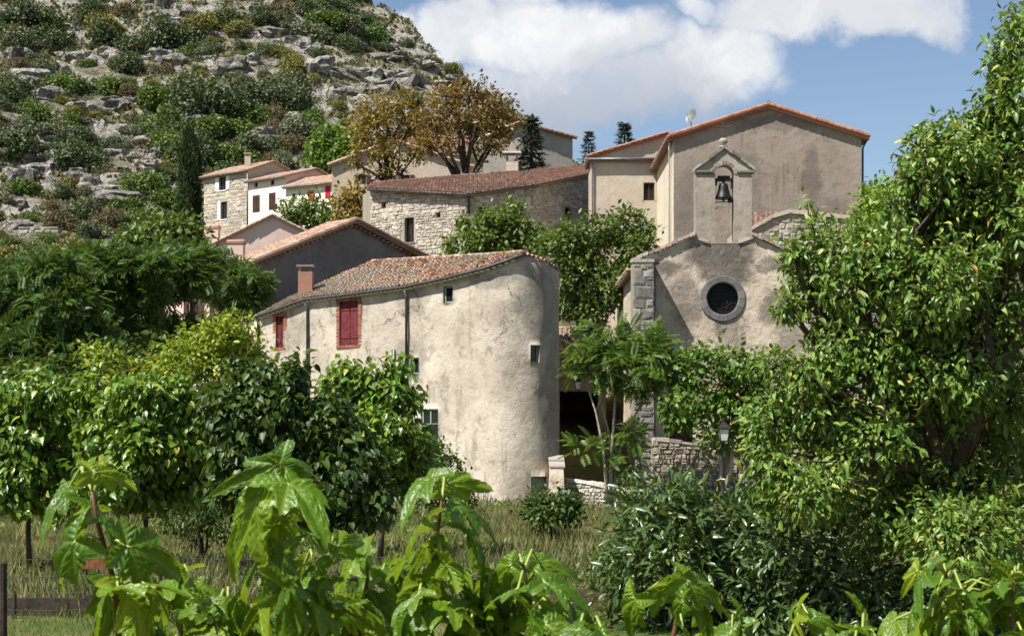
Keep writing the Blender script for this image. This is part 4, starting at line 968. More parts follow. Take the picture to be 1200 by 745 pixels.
# --- houses behind the autumn trees
bg_ = thing('beige_gabled_house', 'beige house with brown shutters half hidden by the autumn trees', 'house', (*XY(445, 147), 18))
PG = Path([(*XY(388, 158), ZZ(193, 150)), (*XY(389, 147), ZZ(192, 147)), (*XY(462, 147), ZZ(165, 147)), (*XY(556, 147), ZZ(196, 147)), (*XY(552, 158), ZZ(196, 147))])
og = [PG.rect(420, 205, 429, 216), PG.rect(416, 228, 424, 242), PG.rect(470, 205, 480, 218), PG.rect(508, 208, 517, 222)]
wall('wall', PG, 16, og, P_BEIGE, bg_, seg=1.0)
for o_ in og: window(bg_, PG, o_, bw_, 'open', M['brown_wood'])
roof(bg_, [W(386, 193, 160), W(386, 192.5, 146.7)], [W(462, 165, 160), W(462, 164, 146.7)], M['tile_pink'], 103, ridge=True, thick=.2, col=.3, row=.45)
roof(bg_, [W(559, 196.5, 146.7), W(555, 196.5, 160)], [W(462, 164, 146.7), W(462, 165, 160)], M['tile_pink'], 104, thick=.2, col=.3, row=.45)
tr_ = thing('upper_tiled_house', 'upper house whose tiled roof shows through the golden tree crowns', 'house', (*XY(500, 166), 20))
PT = Path([(*XY(455, 176), ZZ(180, 166)), (*XY(458, 166), ZZ(180, 166)), (*XY(552, 165), ZZ(178, 165)), (*XY(552, 176), ZZ(178, 165))])
ot = [PT.rect(480, 186, 487, 196), PT.rect(512, 186, 519, 196)]
wall('wall', PT, 18, ot, P_WHITE, tr_, seg=1.0)
for o_ in ot: window(tr_, PT, o_, bw_)
roof(tr_, [W(454, 180.5, 165.5), W(556, 178.5, 164.5)], [W(462, 161, 172), W(548, 160, 171)], M['tile_brown'], 106, ridge=True, thick=.2, col=.3, row=.45)
gh = thing('grey_gabled_house', 'grey rendered house with a low gable behind the barn chimney', 'house', (*XY(615, 140), 17))
PQ = Path([(*XY(566, 152), ZZ(163, 140)), (*XY(566, 140.5), ZZ(162, 140)), (*XY(609, 140.5), ZZ(145, 140)), (*XY(671, 142), ZZ(160, 141)), (*XY(669, 152), ZZ(160, 141))])
wall('wall', PQ, 15, [], plaster('pale grey render', (.37, .335, .29), (.30, .275, .24), (.21, .19, .165), .03, .6, .3), gh, seg=1.0)
roof(gh, [W(562, 163.5, 152), W(562, 163, 140.2)], [W(609, 144.5, 152), W(609, 143.5, 140.2)], M['tile_pink'], 111, ridge=True, thick=.16, col=.3, row=.45)
roof(gh, [W(675, 161, 141.7), W(673, 161, 152)], [W(609, 143.5, 140.2), W(609, 144.5, 152)], M['tile_brown'], 112, thick=.16, col=.3, row=.45)

# --- alley between round house and chapel
ah = thing('alley_house', 'low house with a strip of old tiles in the shaded alley', 'house', (*XY(680, 82), 0))
PAl = Path([(*XY(651, 88), ZZ(416, 82)), (*XY(652, 82), ZZ(416, 82)), (*XY(704, 82), ZZ(416, 82)), (*XY(704, 90), ZZ(416, 82))])
oa = PAl.rect(656, 458, 701, 566); oa = (oa[0], oa[1], -.25, oa[3])
P_ALLEY = plaster('alley render darkened for shade', (.24, .19, .155), (.18, .145, .12), (.11, .09, .075), .03, .6, .6)  # alley shade put into the colour, darker than the wall's own tan
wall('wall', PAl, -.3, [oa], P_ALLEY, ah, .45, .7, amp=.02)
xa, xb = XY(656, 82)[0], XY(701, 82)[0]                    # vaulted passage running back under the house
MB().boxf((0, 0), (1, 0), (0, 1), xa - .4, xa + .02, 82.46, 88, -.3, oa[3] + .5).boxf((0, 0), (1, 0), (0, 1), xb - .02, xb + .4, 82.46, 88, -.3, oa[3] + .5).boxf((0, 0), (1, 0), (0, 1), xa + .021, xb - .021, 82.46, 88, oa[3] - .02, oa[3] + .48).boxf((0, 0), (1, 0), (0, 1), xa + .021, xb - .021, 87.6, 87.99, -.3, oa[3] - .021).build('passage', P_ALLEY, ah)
roof(ah, [W(650, 416, 81.6), W(705, 414, 81.6)], [W(650, 385, 86), W(703, 384, 86)], M['tile_old'], 121, col=.27, row=.4, ridge=True)
bp = thing('rear_passage_wall', 'dark rendered wall closing the shaded alley beside the chapel', 'wall', (*XY(712, 90), 0))
MB().boxf((0, 0), (1, 0), (0, 1), XY(700, 91)[0], 5.35, 91, 91.6, -.2, 7.5).build('wall', P_BEIGE, bp)

# --- house glimpsed between the trees on the left
gd = thing('hidden_pink_house', 'pinkish house glimpsed between the dark trees on the left', 'house', (*XY(200, 88), 3))
PGd = Path([(*XY(112, 98), ZZ(338, 88)), (*XY(115, 92), ZZ(338, 88)), (*XY(275, 85), ZZ(322, 85)), (*XY(300, 92), ZZ(330, 90))])
ogd = [PGd.rect(140, 355, 150, 378), PGd.rect(176, 350, 186, 374), PGd.rect(222, 345, 233, 370), PGd.rect(252, 345, 262, 370)]
wall('wall', PGd, 2, ogd, P_PINK, gd, seg=1.0)
for o_ in ogd: window(gd, PGd, o_, bw_, 'open', M['brown_wood'])
roof(gd, [W(112, 339, 91.5), W(278, 322, 84.5)], [W(118, 318, 97), W(286, 304, 91)], M['tile_pink'], 131, ridge=True)

# ------------------------------------------------------------------ garden walls and lamps
M['stone_white'] = pieces('limewashed rubble', [(0, (0.42, 0.39, 0.34)), (0.5, (0.60, 0.565, 0.50)), (1, (0.68, 0.64, 0.575))], nscale=6, bumpd=0.04)
M['stone_rough'] = pieces('rough brown grey rubble', [(0, (0.20, 0.175, 0.145)), (0.4, (0.33, 0.295, 0.245)), (0.8, (0.43, 0.39, 0.33)), (1, (0.27, 0.225, 0.17))], nscale=7, bumpd=0.05)
def stone_wall(name, label, pts, base, thick, h, w, seed, mat, indiv=300, cap=None):
    t_ = thing(name, label, 'wall', (pts[0][0], pts[0][1], base)); P_ = Path(pts); cr = wall('core', P_, base - .4, [], M['mortar'], t_, thick=thick, seg=1.0, ends=True)
    stones_on(cr, P_, courses(0, P_.L, base - .3, max(p[2] for p in pts) + .05, h, w, seed), mat, indiv=indiv, seed=seed, proud=.08)
    r = random.Random(seed); q = 0
    while q < P_.L - .05:                              # top course, stone by stone
        l = min(r.uniform(.3, .55), P_.L - q); a, c = P_.pos(q), P_.pos(q + l - .02); n0 = P_.nrm(q + l / 2); za, zb = P_.top(q) + .003, P_.top(q + l) + .003; hh = r.uniform(.07, .14); v = []
        for (x, y), z in ((a, za), (c, zb)):
            v += [(x + n0[0] * .07, y + n0[1] * .07, z), (x - n0[0] * thick, y - n0[1] * thick, z), (x - n0[0] * thick, y - n0[1] * thick, z + hh), (x + n0[0] * .05, y + n0[1] * .05, z + hh)]
        obj('cap_stone', v, [(0, 1, 2, 3), (4, 7, 6, 5), (0, 4, 5, 1), (1, 5, 6, 2), (2, 6, 7, 3), (3, 7, 4, 0)], mat, cr); q += l
    return t_
def pz(px, py, Y): return (*XY(px, Y), ZZ(py, Y))
stone_wall('garden_wall', 'low sunlit rubble wall curving away from the foot of the rounded house', [pz(655, 562, 67.5), pz(690, 567, 66.5), pz(735, 578, 65.5), pz(778, 581, 64.5)], -.1, .45, .15, .2, 141, M['stone_white'], 300)
stone_wall('terrace_wall', 'taller rough terrace wall with a pale edge left of the lamp post', [pz(764.5, 516, 67.5), pz(766.5, 516, 65.5), pz(835, 524, 65), pz(900, 534, 64.5)], 0, .5, .15, .2, 143, M['stone_rough'], 300)
gp = thing('gate_pillar', 'shaded stone gate pillar beside the terrace wall', 'pillar', (*XY(754, 69), 0)); PGp = Path([pz(744.5, 522, 70.2), pz(744.5, 522, 69), pz(764, 522, 69), pz(764, 522, 70)])
gc = wall('core', PGp, -.3, [], M['mortar'], gp, thick=.3); stones_on(gc, PGp, courses(PGp.s[1], PGp.s[2], 0, 2.4, .3, .4, 145), M['stone_grey'], seed=3, indiv=80)
MB().boxf((*XY(754, 69),), (1, 0), (0, -1), -.38, .38, -1.0, .06, ZZ(522, 69) + .002, ZZ(518, 69)).build('cap', M['stone_cap'], gp)
pr = thing('buttress_pier', 'short pale pier with a sloping top at the corner of the rounded house', 'pier', (*XY(652, 66.6), -.1)); zb_ = -.4
fx0, fx1 = XY(643.5, 65.9)[0], XY(661, 65.9)[0]
pier_m = MB().add([(fx0 - .05, 65.7, zb_), (fx1 + .05, 65.7, zb_), (fx1 + .05, 67.9, zb_), (fx0 - .05, 67.9, zb_), (fx0 + .05, 66.0, ZZ(548, 66)), (fx1 - .02, 66.0, ZZ(548, 66)), (fx1 - .02, 67.7, ZZ(535, 67.7)), (fx0 + .05, 67.7, ZZ(535, 67.7))], [(0, 3, 2, 1), (4, 5, 6, 7), (0, 1, 5, 4), (1, 2, 6, 5), (2, 3, 7, 6), (3, 0, 4, 7)]).build('pier', P_CHAPEL, pr)
for k in range(5):
    f0, f1 = k / 5, (k + 1) / 5 - .01; a, c = W(0, 548, 66).lerp(W(0, 535, 67.7), f0), W(0, 548, 66).lerp(W(0, 535, 67.7), f1); v = []
    for p_ in (a, c): v += [(fx0 + .0, p_.y - .03, p_.z + .004), (fx1 + .04, p_.y - .03, p_.z + .004), (fx1 + .04, p_.y - .03, p_.z + .07), (fx0 + .0, p_.y - .03, p_.z + .07)]
    obj('cap_stone', v, [(0, 1, 2, 3), (4, 7, 6, 5), (0, 4, 5, 1), (1, 5, 6, 2), (2, 6, 7, 3), (3, 7, 4, 0)], M['stone_cap'], pier_m)

def lantern(th, c, s=1.0):
    """four-sided lantern: c is the bottom of the glass body"""
    mb = MB(); w0, w1, h = .14 * s, .21 * s, .45 * s
    hd = MB()
    for sx, sy in ((-1, -1), (1, -1), (1, 1), (-1, 1)): hd.tube([(c.x + sx * w0, c.y + sy * w0, c.z), (c.x + sx * w1, c.y + sy * w1, c.z + h)], .016 * s, 5)
    hd.box((c.x, c.y, c.z - .06 * s), .32 * s, .32 * s, .06 * s); hd.box((c.x, c.y, c.z + h), .50 * s, .50 * s, .05 * s); hd.box((c.x, c.y, c.z + h + .05 * s), .46 * s, .46 * s, .22 * s, .35); hd.box((c.x, c.y, c.z + h + .27 * s), .12 * s, .12 * s, .1 * s, .6); hd.lathe((c.x, c.y, c.z + h + .37 * s), [(.02 * s, 0), (.05 * s, .04 * s), (.01, .09 * s)], 8)
    fr = hd.build('lantern_frame', M['iron'], th)
    w0 -= .012; w1 -= .012
    cs = [(-1, -1), (1, -1), (1, 1), (-1, 1)]
    for i in range(4):
        (ax, ay), (bx, by) = cs[i], cs[(i + 1) % 4]
        obj('pane', [(c.x + ax * w0, c.y + ay * w0, c.z + .005), (c.x + bx * w0, c.y + by * w0, c.z + .005), (c.x + bx * w1, c.y + by * w1, c.z + h - .005), (c.x + ax * w1, c.y + ay * w1, c.z + h - .005)], [(0, 1, 2, 3)], M['milk_glass'], fr)
lp = thing('street_lamp', 'black post lantern with milky panes beside the terrace wall', 'street lamp', (*XY(848, 58), 0)); lc = W(848, 516, 58)
MB().tube([(lc.x, lc.y, 0), (lc.x, lc.y, .5), (lc.x, lc.y, .52), (lc.x, lc.y, lc.z - .06)], [.075, .07, .042, .032], 10).lathe((lc.x, lc.y, 0), [(.14, 0), (.14, .08), (.08, .16)], 10).lathe((lc.x, lc.y, lc.z - .22), [(.035, 0), (.07, .05), (.035, .1)], 10).build('post', M['iron'], lp)
lantern(lp, lc, .85)
wlp = thing('wall_lantern', 'lantern on a curved wall bracket over the dark alley', 'wall lamp', W(651, 440, 76)); lc = W(677.5, 456, 76)
MB().tube([W(651, 440, 76), W(664, 437, 76), W(674, 438, 76), W(677.5, 441, 76), W(677.5, 444.5, 76)], .028, 6).tube([W(651, 450, 76), W(660, 443, 76), W(668, 437.5, 76)], .018, 6).build('bracket', M['iron'], wlp)
lantern(wlp, lc, .72)
# ------------------------------------------------------------------ vegetation
LF = {}
LF['spruce'] = leafm('spruce needles', [(0, (.012, .028, .018)), (1, (.03, .055, .035))], tf=.1, rough=.6)
LF['ailanthus'] = leafm('ailanthus leaflets', [(0, (0.035, 0.084, 0.021)), (0.5, (0.069, 0.15, 0.032)), (0.85, (0.112, 0.198, 0.039)), (1, (0.175, 0.228, 0.051))], tf=.32, rough=.42)
LF['sapling'] = leafm('sapling leaflets', [(0, (0.064, 0.133, 0.022)), (0.6, (0.11, 0.206, 0.033)), (1, (0.18, 0.266, 0.051))], tf=.38, rough=.45)
LF['mulberry'] = leafm('mulberry leaves', [(0, (0.067, 0.146, 0.022)), (0.5, (0.125, 0.233, 0.028)), (0.85, (0.192, 0.303, 0.037)), (1, (0.385, 0.37, 0.043))], transl=(.32, .42, .03), tf=.36, rough=.36, spec=.5)
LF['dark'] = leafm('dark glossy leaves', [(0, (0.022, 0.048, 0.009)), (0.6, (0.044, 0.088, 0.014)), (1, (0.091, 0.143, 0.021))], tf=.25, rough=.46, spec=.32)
LF['yellow'] = leafm('yellowing bush leaves', [(0, (0.125, 0.213, 0.025)), (0.5, (0.225, 0.312, 0.027)), (1, (0.362, 0.388, 0.037))], transl=(.42, .45, .02), tf=.42)
LF['fresh'] = leafm('fresh green leaves', [(0, (0.058, 0.132, 0.018)), (0.6, (0.105, 0.198, 0.024)), (1, (0.163, 0.253, 0.035))], tf=.4)
LF['lime'] = leafm('lime green foliage', [(0, (.12, .22, .015)), (.6, (.19, .31, .02)), (1, (.26, .37, .03))], tf=.4)
LF['walnut'] = leafm('broad tree leaves', [(0, (0.071, 0.149, 0.026)), (0.5, (0.129, 0.23, 0.036)), (0.9, (0.211, 0.309, 0.053)), (0.97, (0.378, 0.399, 0.083)), (1, (0.418, 0.239, 0.083))], transl=(.30, .34, .04), tf=.33, rough=.4, spec=.4)
LF['medlar'] = leafm('long leathery leaves', [(0, (0.038, 0.081, 0.022)), (0.6, (0.068, 0.124, 0.032)), (1, (0.135, 0.189, 0.061))], tf=.25, rough=.35, spec=.55)
LF['village'] = leafm('village tree leaves', [(0, (0.063, 0.114, 0.022)), (0.6, (0.108, 0.166, 0.03)), (1, (0.164, 0.218, 0.046))], tf=.33)
LF['autumn'] = leafm('golden brown autumn leaves', [(0, (0.135, 0.115, 0.02)), (0.4, (0.257, 0.169, 0.027)), (0.75, (0.351, 0.23, 0.041)), (1, (0.27, 0.27, 0.047))], transl=(.4, .28, .03), tf=.4)
LF['autumn_brown'] = leafm('brown autumn leaves', [(0, (0.109, 0.08, 0.02)), (0.5, (0.21, 0.123, 0.029)), (0.85, (0.29, 0.174, 0.036)), (1, (0.16, 0.174, 0.036))], transl=(.35, .22, .03), tf=.38)
LF['cypress'] = leafm('cypress sprays', [(0, (0.016, 0.036, 0.01)), (0.6, (0.026, 0.055, 0.013)), (1, (0.051, 0.086, 0.019))], tf=.1, rough=.6)
LF['oak'] = leafm('holm oak foliage', [(0, (0.035, 0.054, 0.021)), (0.5, (0.064, 0.093, 0.036)), (1, (0.105, 0.132, 0.055))], tf=.15, rough=.6)
LF['olive'] = leafm('grey green foliage', [(0, (0.082, 0.098, 0.052)), (0.5, (0.126, 0.14, 0.077)), (1, (0.178, 0.189, 0.109))], tf=.15, rough=.6)
LF['scrub'] = leafm('yellow green scrub', [(0, (0.119, 0.119, 0.023)), (0.5, (0.186, 0.175, 0.035)), (1, (0.265, 0.213, 0.058))], tf=.2, rough=.7)
LF['heath'] = leafm('brown dry scrub', [(0, (0.096, 0.072, 0.036)), (0.5, (0.152, 0.111, 0.06)), (1, (0.207, 0.156, 0.084))], tf=.15, rough=.8)
LF['leafgreen'] = leafm('bright scrub foliage', [(0, (0.048, 0.091, 0.017)), (0.5, (0.083, 0.143, 0.024)), (1, (0.138, 0.195, 0.036))], tf=.25, rough=.55)
LF['red'] = leafm('red creeper leaves', [(0, (.16, .03, .015)), (1, (.30, .09, .03))], tf=.3)

TPL = {}
TPL['diamond'] = (np.array([(0, 0, 0), (.45, .26, .07), (1, 0, -.06), (.45, -.26, .07)]), [(0, 2, 1), (0, 3, 2)])
TPL['wide'] = (np.array([(0, 0, 0), (.4, .42, .08), (1, 0, -.10), (.4, -.42, .08)]), [(0, 2, 1), (0, 3, 2)])
TPL['needle'] = (np.array([(0, 0, 0), (.5, .10, .02), (1, 0, 0), (.5, -.10, .02)]), [(0, 2, 1), (0, 3, 2)])
_o = [(0, 0, 0), (.28, .25, .06), (.62, .23, .04), (1, 0, -.16), (.62, -.23, .04), (.28, -.25, .06), (.3, 0, -.01), (.65, 0, -.04)]
TPL['ovate'] = (np.array(_o), [(0, 6, 1), (1, 6, 7), (1, 7, 2), (2, 7, 3), (0, 5, 6), (5, 7, 6), (5, 4, 7), (4, 3, 7)])
_o = [(x, y * .74, z) for x, y, z in _o]; TPL['walnut'] = (np.array(_o), TPL['ovate'][1])
_o = [(0, 0, 0), (.25, .13, .04), (.65, .14, .02), (1, 0, -.2), (.65, -.14, .02), (.25, -.13, .04), (.3, 0, -.01), (.65, 0, -.06)]
TPL['lance'] = (np.array(_o), TPL['ovate'][1])
_o = [(.06, 0, 0), (-.06, .22, .03), (.2, .40, .07), (.42, .34, .05), (.62, .27, .0), (.78, .12, -.08), (1, 0, -.2), (.78, -.12, -.08), (.62, -.27, .0), (.42, -.34, .05), (.2, -.40, .07), (-.06, -.22, .03), (.35, 0, -.03), (.68, 0, -.09)]
_o2 = [(x, y * .8, z) for x, y, z in _o]; TPL['heart'] = (np.array(_o2), [(0, 2, 1), (0, 12, 2), (2, 12, 3), (3, 12, 13), (3, 13, 4), (4, 13, 5), (5, 13, 6), (0, 11, 10), (0, 10, 12), (10, 9, 12), (9, 13, 12), (9, 8, 13), (8, 7, 13), (7, 6, 13)])
v = []; f = []
for k in range(8):
    u = .12 + .82 * k / 8; w = -.22 * u * u; l = .30 * (1 - .45 * abs(u - .45))
    for sg in (-1, 1):
        i = len(v); v += [(u, 0, w), (u + .07 + l * .12, sg * l * .42 , w + .02), (u + .14, sg * l, w - .05), (u + .0 + l * .05, sg * l * .55, w + .01)]
        f += [(i, i + 2, i + 1), (i, i + 3, i + 2)] if sg < 0 else [(i, i + 1, i + 2), (i, i + 2, i + 3)]
TPL['pinnate'] = (np.array(v), f)

def unit(a): return a / np.maximum(1e-9, np.linalg.norm(a, axis=-1, keepdims=True))
def frames(ax, nr):
    ax = unit(ax); nr = unit(nr - (nr * ax).sum(-1, keepdims=True) * ax); return ax, np.cross(nr, ax), nr
def leaf_mass(tpl, pos, ax, nr, ln):
    tv, tf = TPL[tpl]; a, s_, n_ = frames(ax, nr)
    V = pos[:, None] + ln[:, None, None] * (tv[None, :, 0:1] * a[:, None] + tv[None, :, 1:2] * s_[:, None] + tv[None, :, 2:3] * n_[:, None])
    F = (np.array(tf)[None] + (np.arange(len(pos)) * len(tv))[:, None, None]).reshape(-1, 3)
    return V.reshape(-1, 3), F
_lp = {}
def leaf_pool(tpl, mat):
    k = (tpl, mat.name)
    if k not in _lp:
        rs = np.random.RandomState(5); r = []
        for i in range(4):
            tv, tf = TPL[tpl]; w = tv.copy(); w[:, 2] += rs.uniform(-.25, .1) * w[:, 0] ** 2; w[:, 1] *= rs.uniform(.85, 1.1); me = mesh_np('leaf', w, np.array(tf)); me.materials.append(mat); r.append(me)
        _lp[k] = r
    return _lp[k]
def put_leaves(parent, tpl, mat, pos, ax, nr, ln, indiv, name='leaves'):
    """the leaves that show largest become objects of their own, the rest one mesh"""
    if indiv:
        # nearest to the eye, on the eye's side of the crown, inside the picture
        px = np.abs(pos[:, 0] / pos[:, 1] * FPX) < 610; py = (HY - (pos[:, 2] - CZ) / pos[:, 1] * FPX); ok = px & (py > -10) & (py < 755)
        key = ln / pos[:, 1] * np.where(ok, 1, 0.01); idx = np.argsort(-key)[:indiv]; pool = leaf_pool(tpl, mat)
        a, s_, n_ = frames(ax[idx], nr[idx])
        for k, i in enumerate(idx):
            l = ln[i]; Mx = Matrix([[a[k][r] * l, s_[k][r] * l, n_[k][r] * l, pos[i][r]] for r in range(3)] + [[0, 0, 0, 1]])
            inst('leaf', pool[k % 4], Mx, parent)
        keep = np.ones(len(pos), bool); keep[idx] = False; pos, ax, nr, ln = pos[keep], ax[keep], nr[keep], ln[keep]
    V, F = leaf_mass(tpl, pos, ax, nr, ln)
    return obj(name, V, F, mat, parent, kind='stuff')

def tree(name, label, cat, base, clumps, Y, nleaf, ll, tpl, mat, bark=None, tr=.12, seed=0, per=9, indiv=0, droop=.25, depth=1.0, group=None, shell=.45, spread=1.3, lens=.35, stems=1, limb=True, upn=.8, shrink=1.0, fork=.45, nb=7, sprigs=0):
    """tapered trunk and limbs, leaves round hundreds of twig ends; clumps = (px, py, rx, ry[, Y]) measured on the photograph, given real size at their distance"""
    rs = np.random.RandomState(seed); rr_ = random.Random(seed)
    base = Vector((base[0], base[1], base[2] if len(base) > 2 else tz(base[0], base[1]) - .05))
    t_ = thing(name, label, cat, base, group); bark = bark or M['bark']
    C = []
    for c in clumps:
        y = c[4] if len(c) > 4 else Y + rs.uniform(-.35, .35) * c[2] * Y / FPX * 2 * depth
        C.append((np.array(W(c[0], c[1], y)), shrink * np.array([c[2] * y / FPX, (c[2] + c[3]) / 2 * y / FPX * depth, c[3] * y / FPX])))
    vol = np.array([np.prod(r) ** (2 / 3) for _, r in C]); vol = vol / vol.sum(); ntw = max(len(C) * 4, int(nleaf / per)); tw = []; own = []
    for k, (c, r) in enumerate(C):
        n = max(3, int(round(ntw * vol[k]))); d = unit(rs.normal(size=(n, 3))); q = rs.uniform(shell ** 3, 1, n) ** (1 / 3)
        p = c + d * q[:, None] * r; p += fbm(p, 1.2 / max(.3, r.mean()), 2, seed)[:, None] * r * .45 * d
        tw.append(p); own += [k] * n
    if sprigs:                                           # shoots standing out past the crown
        for _ in range(sprigs):
            k = rs.randint(len(C)); c, r = C[k]; d = rs.normal(size=3) * .7; d[2] = abs(d[2]) * 1.2 + .15; d /= np.linalg.norm(d); a_ = rs.uniform(1.15, 1.55)
            for q_ in np.arange(.85, a_, .11 / max(.3, r.mean())): tw.append((c + d * q_ * r + np.array([0, 0, .12 * q_ * q_ * r[2]]))[None]); own.append(k)
    tw = np.concatenate(tw); own = np.array(own)
    if limb:
        cen = np.mean([c for c, _ in C], 0); low = min(c[2] - r[2] for c, r in C); mb = MB()
        top = Vector((base.x * .55 + cen[0] * .45, base.y * .55 + cen[1] * .45, max(base.z + .3, min(low + (cen[2] - low) * fork, base.z + (cen[2] - base.z) * .7))))
        mid = base.lerp(top, .5) + Vector((rr_.uniform(-.1, .1), rr_.uniform(-.1, .1), 0)) * (top - base).length * .5
        for s_ in range(stems):
            o_ = Vector((rr_.uniform(-1, 1), rr_.uniform(-1, 1), 0)) * tr * 2.2 * (s_ > 0); mb.tube([base + o_, base.lerp(mid, .6) + o_ * .9, mid + o_ * 1.8, top + o_ * 2.5 * (s_ > 0)], [tr * 1.25, tr, tr * .9, tr * .72], 8)
        mb.build('trunk', bark, t_, smooth=True)
        lb = MB()
        for k, (c, r) in enumerate(C):
            e = Vector(c); a = top.lerp(base, rr_.uniform(0, .25)); m1 = a.lerp(e, .35) + Vector((rr_.uniform(-1, 1), rr_.uniform(-1, 1), rr_.uniform(.2, 1.2))) * (e - a).length * .12; m2 = a.lerp(e, .7) + Vector((rr_.uniform(-1, 1), rr_.uniform(-1, 1), rr_.uniform(0, 1))) * (e - a).length * .1; w = tr * .55
            lb.tube([a, m1, m2, e], [w, w * .75, w * .5, w * .28], 6)
            ids = np.where(own == k)[0]; rs.shuffle(ids)
            for i in ids[:nb]:
                q_ = Vector(tw[i]); s0 = m2.lerp(e, rr_.uniform(0, 1)); mm = s0.lerp(q_, .5) + Vector((rr_.uniform(-1, 1), rr_.uniform(-1, 1), rr_.uniform(-.2, 1))) * (q_ - s0).length * .13
                lb.tube([s0, mm, q_], [w * .26, w * .17, w * .06], 4, cap=False)
        lb.build('limbs', bark, t_, smooth=True)
    nt = len(tw); own_l = np.repeat(np.arange(nt), per); n = len(own_l)
    cc = np.array([C[k][0] for k in own])[own_l]
    pos = tw[own_l] + rs.normal(size=(n, 3)) * ll * spread * .6
    outd = unit(pos - cc)
    ax = outd * .7 + rs.normal(size=(n, 3)) * .6; ax[:, 2] -= droop
    nr = np.array([0, 0, 1.0]) * upn + rs.normal(size=(n, 3)) * .45 + outd * .45
    ln = ll * rs.uniform(1 - lens, 1 + lens, n)
    zmin = base.z + .05
    ok = pos[:, 2] > zmin; pos, ax, nr, ln = pos[ok], ax[ok], nr[ok], ln[ok]
    if indiv:
        cr = thing_part('crown', t_); put_leaves(cr, tpl, mat, pos, ax, nr, ln, indiv)
    else: put_leaves(t_, tpl, mat, pos, ax, nr, ln, 0, 'crown')
    return t_
def thing_part(name, parent):
    o = link(bpy.data.objects.new(name, None)); o.parent = parent; o.empty_display_size = .2; ROOT[o] = ROOT[parent]; return o

# --- the broad tree that fills the right of the picture, and the bush under it
tree('broadleaf_tree', 'big leafy tree filling the right side of the picture from top to bottom', 'tree', (*XY(1135, 24), 0),
     [(1185, 55, 22, 30), (1190, 110, 24, 45), (1165, 130, 26, 26), (1180, 185, 40, 45), (1110, 165, 30, 22), (1140, 220, 50, 40), (1085, 205, 35, 28), (1072, 172, 18, 12), (1125, 150, 26, 18), (1160, 165, 30, 34), (1110, 215, 40, 34), (1080, 225, 30, 26), (1195, 30, 12, 18), (1178, 90, 24, 26), (1055, 240, 28, 22), (1100, 260, 60, 45), (1130, 185, 40, 30), (1010, 300, 30, 30), (1180, 270, 60, 60), (1040, 300, 45, 40), (962, 285, 20, 34), (950, 335, 26, 28), (998, 340, 44, 40), (930, 302, 10, 14), (922, 362, 12, 16), (1090, 340, 70, 55), (1165, 370, 70, 60), (985, 400, 40, 40), (945, 440, 32, 30), (1030, 420, 60, 50), (1110, 440, 70, 55), (1185, 470, 60, 60), (905, 500, 38, 34), (960, 480, 50, 45), (1020, 510, 65, 50), (1100, 540, 75, 55), (1180, 560, 60, 60), (905, 548, 40, 30), (950, 570, 65, 45), (1040, 600, 75, 50), (1130, 630, 80, 50), (1190, 650, 50, 60), (900, 430, 12, 10)],
     23.5, 38000, .122, 'walnut', LF['walnut'], tr=.2, seed=11, per=11, indiv=300, droop=.55, depth=1.35, shell=.1, spread=1.2, upn=.6, nb=8, lens=.5, shrink=.90, sprigs=150)
tree('medlar_bush', 'dense bush of long leathery leaves in front of the terrace wall', 'bush', (*XY(830, 25), 0),
     [(775, 590, 38, 34), (745, 640, 34, 36), (800, 610, 48, 40), (850, 612, 45, 30), (790, 660, 62, 42), (860, 650, 60, 45), (740, 680, 36, 34), (920, 640, 60, 45), (820, 705, 70, 42), (900, 700, 70, 45), (980, 690, 70, 50), (1060, 690, 70, 50), (1140, 710, 70, 45), (760, 720, 40, 34), (960, 735, 80, 30)],
     24.5, 9500, .19, 'lance', LF['medlar'], tr=.07, seed=12, per=10, indiv=300, droop=.1, depth=1.1, shell=.5, stems=5, upn=.55)
tree('lime_green_tree', 'fine leaved lime green tree behind the right edge of the chapel annex', 'tree', XY(1040, 50),
     [(1035, 240, 30, 24), (1015, 275, 24, 28), (1050, 270, 36, 36), (1030, 310, 40, 30), (1075, 300, 30, 40)], 50, 9000, .16, 'diamond', LF['lime'], tr=.12, seed=13, per=14, droop=.5, spread=1.8)

# --- saplings and bushes in front of the chapel
t_ = tree('tree_of_heaven', 'slender pale stemmed sapling with feathery leaves before the dark alley', 'tree', (*XY(712, 62), 0),
     [(688, 412, 24, 14), (712, 398, 30, 14), (742, 400, 30, 18), (765, 422, 28, 20), (722, 424, 34, 18), (676, 432, 14, 6), (752, 446, 28, 12), (780, 405, 20, 14), (692, 522, 16, 8), (738, 510, 18, 10), (735, 540, 16, 10)], 62, 1050, .58, 'pinnate', LF['sapling'], M['bark_pale'], tr=.001, seed=14, per=7, droop=.08, limb=False, spread=.3, upn=1.4)
g = MB(); P0 = [(712, 592), (710, 560), (706, 520), (698, 482), (684, 440)]; P1 = [(716, 592), (716, 540), (719, 500), (722, 450), (724, 420)]; P2 = [(719, 590), (724, 540), (732, 505), (748, 480), (762, 440)]; P3 = [(717, 530), (712, 500), (704, 470), (700, 440)]
for k, (pp, r0) in enumerate(((P0, .075), (P1, .08), (P2, .07), (P3, .04))): g.tube([W(x, y, 62 + .25 * k) for x, y in pp], [r0 * (1 - .17 * i) for i in range(len(pp))], 7)
for a, c in (((706, 520), (690, 522)), ((719, 500), (738, 508)), ((732, 505), (740, 540)), ((722, 450), (742, 405)), ((762, 440), (780, 408)), ((698, 482), (714, 450)), ((748, 480), (758, 460)), ((748, 480), (775, 455))): g.tube([W(*a, 62.3), W((a[0] + c[0]) / 2, (a[1] + c[1]) / 2 - 3, 62.3), W(*c, 62.3)], [.035, .025, .015], 5)
g.build('trunk', M['bark_pale'], t_, smooth=True)
